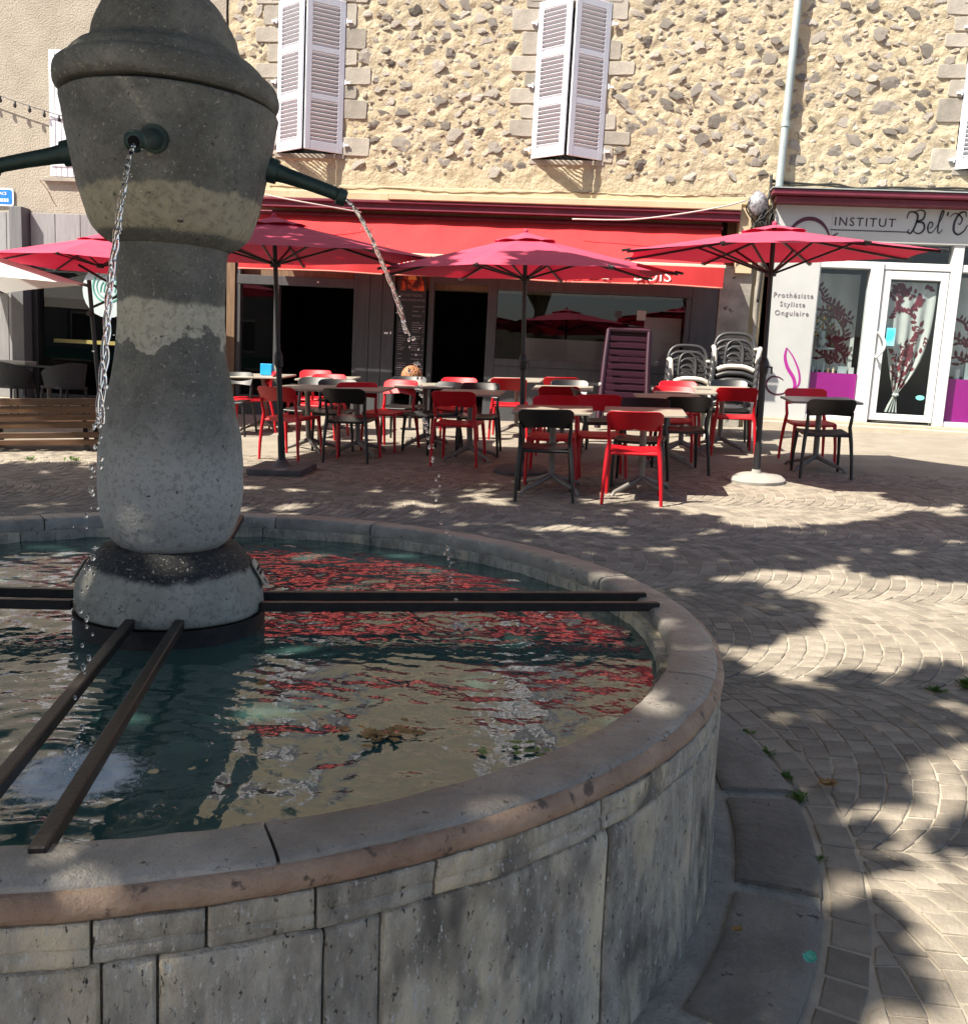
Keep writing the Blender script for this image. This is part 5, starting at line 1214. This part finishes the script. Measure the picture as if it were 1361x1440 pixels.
tc0 = make_tub('dark woven armchair at the left edge of the terrace, nearest the white parasol'); tc0.location = (-8.72,12.9,G(-8.72,12.9)); tc0.rotation_euler = (0,0,R_(-20))
o = copy_tree(tc0, 'dark woven armchair on the terrace beside the pole of the red side post parasol'); o.location = (-7.95,12.95,G(-7.95,12.95)); o.rotation_euler = (0,0,R_(70))
tt = make_table('terrace_table', M['black_metal']); tt['label'] = 'dark square table between the two terrace armchairs'; tt['group'] = ''; del tt['group']; tt.location = (-8.35,13.2,G(-8.35,13.2))
bag = thing('side_table', 'pale low side table behind the left terrace armchair', 'side table', (-9.15,13.4,.655))
mb = MB(); mb.box(-9.6,-8.8,13.3,13.6,1.14,1.2); mb.build('tabletop', M['counter'], bag, bevel=.01)
for x in (-9.5,-8.9): mb = MB(); mb.box(x-.02,x+.02,13.4,13.44,.656,1.14); mb.build('leg', M['black_metal'], bag)

# ================================================================== STACKED GARDEN CHAIRS
M['taupe'] = pmat('taupe_garden_plastic', (.56,.52,.45), (.62,.58,.51), 5, .4, .05)
M['shade_tinted'] = pmat('taupe_garden_plastic_shade', (.03,.03,.032), (.042,.042,.044), 5, .4, .05)  # dark copy of the taupe plastic, awning shade put into the colour
def make_mono(mat, seatmat):
    t = thing('garden_chair', 'garden chair', 'chair', (0,0,0), 'stacked plastic garden chairs')
    mb = MB(); mb.prism(rrect(.46,.44,.07), Matrix.Translation((0,-.02,.40)), .028); mb.build('seat', seatmat, t, bevel=.01, seg=2)
    mb = MB(); mb.tube(spline([(-.23,-.255,.365),(-.12,-.262,.405),(0,-.265,.412),(.12,-.262,.405),(.23,-.255,.365)],6), .032, 10); mb.build('seat_front', mat, t, smooth=60)
    # back: outer hoop, slatted field and an arch in the middle
    mb = MB(); mb.tube(spline([(-.26,.20,.42),(-.265,.25,.60),(-.245,.29,.76),(-.16,.31,.845),(0,.315,.862),(.16,.31,.845),(.245,.29,.76),(.265,.25,.60),(.26,.20,.42)],6), .024, 8); mb.build('back_hoop', seatmat, t, smooth=60)
    mb = MB()
    for k in range(6):
        z = .47+.062*k; w = .245-.003*k*k; mb.obox((0,.21+.022*k,z), (2*w,.014,.036))
    mb.build('back_slats', seatmat, t)
    mb = MB(); mb.tube(spline([(-.115,.205,.44),(-.115,.235,.60),(-.085,.262,.72),(0,.275,.765),(.085,.262,.72),(.115,.235,.60),(.115,.205,.44)],6), .017, 8); mb.build('back_arch', seatmat, t, smooth=60)
    for s in (-1,1):
        mb = MB(); mb.tube(spline([(.265*s,.26,.66),(.29*s,.05,.655),(.295*s,-.16,.655),(.285*s,-.235,.62),(.27*s,-.25,.50),(.275*s,-.26,.36),(.285*s,-.275,0)],6), [.022]*12+[.03]*25, 8); mb.build('arm_and_leg', mat, t, smooth=60)
        mb = MB(); mb.tube([(.25*s,.20,.42),(.275*s,.29,0)], [.03,.022], 8); mb.build('leg', mat, t, smooth=60)
    return t
mono_t = make_mono(M['taupe'], M['shade_tinted']); mono_shade = make_mono(M['shade_tinted'], M['shade_tinted']); used[id(mono_t)] = used[id(mono_shade)] = 0
names = ['topmost','second from the top','third from the top','fourth from the top','fifth from the top','sixth from the top','bottom']
for (x, y, dz0, nst, wh) in ((1.12,12.75,.0,5,'lower'),(1.68,12.62,.0,7,'taller')):
    for k in range(nst):
        top_ = (k == nst-1); proto = mono_t if top_ or k == 0 else mono_shade
        o = proto if not used[id(proto)] else copy_tree(proto); used[id(proto)] = 1
        dzk = .088
        o.location = (x+.004*k, y+.012*k, G(x,y)+dzk*k); o.rotation_euler = (0,0,R_(-4 if wh == 'taller' else 3))
        o['label'] = '%s plastic garden chair, %s of the %s stack by the pier' % ('partly shade tinted taupe' if proto is mono_t else 'shade_tinted', names[nst-1-k] if k else 'bottom', wh); o['group'] = 'stacked plastic garden chairs'
# plum slatted loungers leaning upright against the cafe window
pg = thing('plum_lounger', 'plum plastic slatted lounger standing on end against the cafe window', 'lounger', (.30,13.25,G(.3,13.25)))
M['plum'] = pmat('plum_plastic', (.022,.003,.011), (.028,.004,.014), 5, .4, .05)
g0 = G(.3,13.25)
def lean(x, z): return (x, 13.10+.36*(z/1.4), g0+z)
for s in (-1,1):
    mb = MB(); mb.tube([lean(.30+s*.34,.02), lean(.30+s*.30,1.0), lean(.31+s*.285,1.40)], [.045,.042,.038], 8); mb.build('side_rail', M['plum'], pg, smooth=50)
mb = MB(); mb.tube([lean(.025,1.40), lean(.595,1.40)], .04, 8); mb.build('end_rail', M['plum'], pg, smooth=50)
mb = MB(); mb.tube([lean(-.02,.12), lean(.62,.12)], .04, 8); mb.build('end_rail', M['plum'], pg, smooth=50)
for k in range(12):
    z = .2+.098*k; a = Vector(lean(.02,z)); b = Vector(lean(.60,z)); mb = MB(); mb.bar(a, b, .02, .066); mb.build('slat', M['plum'], pg, bevel=.004)
mb = MB(); mb.ico(lean(-.03,.62), .04, 2); mb.build('wheel', M['counter'], pg, smooth=True)
mb = MB(); mb.box(.02,.58,13.50,13.54,g0+.1,g0+1.42); mb.build('backing', M['plum'], pg)

# ================================================================== TREES (above and behind the viewer) AND THE HOUSE OPPOSITE
SUNLIT = [[(0.38,7.69),(0.72,8.49),(1.48,9.35),(1.76,8.69),(2.23,8.54),(2.89,8.17),(3.23,8.46),(2.92,7.61),(2.65,7.95),(2.27,7.59),(1.86,7.25),(1.36,7.06),(1.13,6.94),(0.87,7.41)],
 [(0.75,5.57),(1.01,5.76),(1.58,6.05),(1.76,5.74),(1.98,5.78),(2.6,5.6),(2.6,4.3),(1.68,4.14),(1.61,4.3),(1.38,4.05),(1.11,4.05),(0.86,3.85),(0.74,3.99),(0.62,4.14),(0.67,4.38),(0.9,4.42),(0.9,4.58),(1.18,4.79),(1.29,5.12),(1.08,5.24),(0.96,5.48)],
 [(0.7,2.58),(0.83,2.54),(0.99,2.6),(1.12,2.72),(1.3,2.77),(1.5,2.6),(1.3,1.8),(0.71,1.85),(0.65,1.97),(0.82,2.06),(0.82,2.19),(0.68,2.19),(0.66,2.27),(0.83,2.34),(0.82,2.4),(0.68,2.39)],
 [(0.89,2.83),(1.06,2.99),(1.07,3.16),(1.23,3.32),(1.56,3.54),(1.34,2.98),(1.14,2.82),(0.98,2.78)]]
def inside(p, poly):
    x, y = p; c = False; n = len(poly)
    for i in range(n):
        x0, y0 = poly[i]; x1, y1 = poly[(i+1)%n]
        if (y0 > y) != (y1 > y) and x < (x1-x0)*(y-y0)/(y1-y0)+x0: c = not c
    return c
CI = cam.matrix_world.inverted()
def in_frame(p):
    q = CI @ p
    if q.z > -.2: return False
    u, v = q.x/-q.z, q.y/-q.z; return abs(u) < .525*1.06 and abs(v) < .5556*1.06
TREES = [(-6.2,1.0,'tall plane tree left of the fountain with a broad spreading crown'),(-2.2,-2.4,'plane tree standing behind the viewer with a dense crown'),(2.9,-2.6,'plane tree behind the viewer on the right side')]
leafv = [[] for _ in TREES]; cnt = 0
tr = random.Random(21)
def shade_edge(x):
    if x < -6: return 8.0
    if x < -3.4: return 8.9
    if x < -1: return 9.6
    if x < .4: return 7.75
    if x < 1.4: return 9.3
    if x < 2.6: return 8.4
    return 8.8
HOLES = [(.54,2.53,.085),(.48,2.15,.06),(.25,1.82,.055),(-.33,1.51,.06),(-.21,1.50,.04),(-.11,4.25,.05),(-.75,2.25,.07),(-.40,1.66,.06),(-.62,1.90,.06)]
NT = 52000
while cnt < NT:
    gx, gy = tr.uniform(-9.5, 6.2), tr.uniform(-0.6, 11.1)
    if -8 < gx < -5 and 9.75 < gy < 10.2: pass
    elif -3.2 < gx < -.15 and gy < 11.0+.2*noise.noise(Vector((gx*3,gy*3,0))): pass
    elif gy > shade_edge(gx)+.22*noise.noise(Vector((gx*2.1,gy*2.1,0))): continue
    if any(inside((gx+.07*noise.noise(Vector((gx*4,gy*4,5))), gy+.07*noise.noise(Vector((gx*4,gy*4,9)))), pl_) for pl_ in SUNLIT): continue
    if any((gx-a)**2/.9+(gy-b)**2 < r*r for a, b, r in HOLES): continue
    if gy > 6.4 and noise.noise(Vector((gx*2.6, gy*2.6, 7))) > .40: continue
    if noise.noise(Vector((gx*4.6, gy*4.6, 17))) > .42: continue
    h = 4.7+4.2*tr.random()**1.1
    p = Vector((gx-LX*h/2, gy-LY*h/2, G(gx,gy)+h))
    if in_frame(p): 
        h += 2.5; p = Vector((gx-LX*h/2, gy-LY*h/2, G(gx,gy)+h))
        if in_frame(p): continue
    k = min(range(len(TREES)), key=lambda i: (TREES[i][0]-p.x)**2+(TREES[i][1]-p.y)**2); leafv[k].append(p); cnt += 1
M['leaf'] = pmat('plane_leaf', (.035,.07,.015), (.075,.12,.028), 3, .55, trans=.3, spec=.3)
M['bark'] = pmat('plane_bark', (.12,.10,.075), (.27,.24,.18), 6, .9, .6, 20)
for (tx, ty, lab), pts in zip(TREES, leafv):
    tz = G(tx, ty); t = thing('plane_tree', lab, 'tree', (tx,ty,tz), 'plane trees around the square')
    P = np.array([tuple(p) for p in pts]); n = len(P); r = np.random.default_rng(n)
    ctr = P.mean(0); th = Vector((tx+(ctr[0]-tx)*.25, ty+(ctr[1]-ty)*.25, tz+4.2))
    mb = MB(); mb.tube(spline([(tx,ty,tz-.1),(tx+.03,ty,tz+.4),(tx-.04,ty+.03,tz+2.2),tuple(th)],6), [.32,.28]+[.24-.004*k for k in range(17)], 14); mb.build('trunk', M['bark'], t, smooth=True)
    for k in range(11):
        e = Vector(P[r.integers(n)]); m = th.lerp(e,.5)+Vector((0,0,.35)); sp_ = spline([tuple(th-Vector((0,0,.5))),tuple(th.lerp(m,.4)),tuple(m),tuple(e)],5)
        if any(in_frame(Vector(q)) for q in sp_): continue
        mb = MB(); mb.tube(sp_, [.13*(1-i/(len(sp_)))+.012 for i in range(len(sp_))], 7); mb.build('limb', M['bark'], t, smooth=True)
    ax = r.normal(size=(n,3)); ax[:,2] *= .6; ax /= np.linalg.norm(ax,axis=1)[:,None]; b = r.normal(size=(n,3)); b -= ax*(b*ax).sum(1)[:,None]; b /= np.linalg.norm(b,axis=1)[:,None]
    s = r.uniform(.075,.15,(n,1)); a_ = ax*s; b_ = b*s*.85
    v = np.stack([P-a_, P-b_*.9+a_*.1, P+a_, P+b_*.9+a_*.1], 1).reshape(-1,3)-np.array([tx,ty,tz])
    me = bpy.data.meshes.new('crown'); me.vertices.add(4*n); me.vertices.foreach_set('co', v.ravel()); me.loops.add(4*n); me.loops.foreach_set('vertex_index', np.arange(4*n)); me.polygons.add(n); me.polygons.foreach_set('loop_start', np.arange(0,4*n,4)); me.polygons.foreach_set('loop_total', np.full(n,4)); me.update(calc_edges=True); me.validate()
    link('crown', me, M['leaf'], t)
op = thing('opposite_house', 'pale rendered house with brown windows across the square behind the viewer', 'house', (0,-15,0))
oy = -15.0; oz = G(0,oy)
wins = [(x, x+1.0, oz+a, oz+b) for x in (-9.5,-6.5,-3.5,-.5,2.5,5.5,8.5) for a, b in ((3.2,4.2),)]+[(x, x+1.1, oz+1.0, oz+2.9) for x in (-8,-5,1.5,7.5)]+[(-2.2,-.8,oz,oz+2.6)]
mb = MB()
for q in rects_without(-12,12,oz-.5,oz+4.6,wins): mb.box(q[0],q[1],oy-.4,oy,q[2],q[3])
mb.build('wall', pmat('ochre_render',(.5,.45,.36),(.58,.52,.42),2,.95), op)
for i, w in enumerate(wins):
    mb = MB(); mb.box(w[0],w[1],oy-.3,oy-.25,w[2],w[3]); f = mb.build('window' if i < len(wins)-1 else 'door', M['timber'], op); mb = MB(); mb.box(w[0]+.1,w[1]-.1,oy-.25,oy-.24,w[2]+.1,w[3]-.1); mb.build('pane', M['black_metal'], f)
mb = MB(); mb.box(-12.3,12.3,oy-5,oy+.3,oz+4.61,oz+4.8); mb.build('roof', pmat('roof_tile',(.3,.12,.07),(.36,.16,.1),6), op)

op2 = thing('opposite_house', 'grey house with a green shop awning at the left of the square behind the viewer', 'house', (-24,-13,0))
oy = -13.0; oz = G(-24,oy)
wins = [(x, x+1.1, oz+3.4, oz+4.9) for x in (-37,-33,-29,-25,-21,-17)]+[(x, x+2.6, oz+.4, oz+2.7) for x in (-36,-31,-26,-21,-16.5)]
mb = MB()
for q in rects_without(-40,-12.5,oz-.5,oz+6.4,wins): mb.box(q[0],q[1],oy-.4,oy,q[2],q[3])
mb.build('wall', pmat('grey_render',(.16,.155,.145),(.22,.21,.2),2,.95), op2)
for w in wins:
    mb = MB(); mb.box(w[0],w[1],oy-.3,oy-.25,w[2],w[3]); f = mb.build('window', M['white_alu'], op2); mb = MB(); mb.box(w[0]+.1,w[1]-.1,oy-.25,oy-.24,w[2]+.1,w[3]-.1); mb.build('pane', M['black_metal'], f)
mb = MB(); vs = [(-37,oy,oz+3.2),(-14,oy,oz+3.2),(-14,oy+1.5,oz+2.75),(-37,oy+1.5,oz+2.75)]; mb.add(vs+[(a,b,c-.03) for a,b,c in vs], [(0,1,2,3),(7,6,5,4),(3,2,6,7),(0,4,5,1),(1,5,6,2),(0,3,7,4)]); mb.build('awning', pmat('green_canvas',(.03,.16,.09),rough=.8), op2)
mb = MB(); mb.box(-40.3,-12.4,oy-5,oy+.3,oz+6.41,oz+6.6); mb.build('roof', M['pier'], op2)
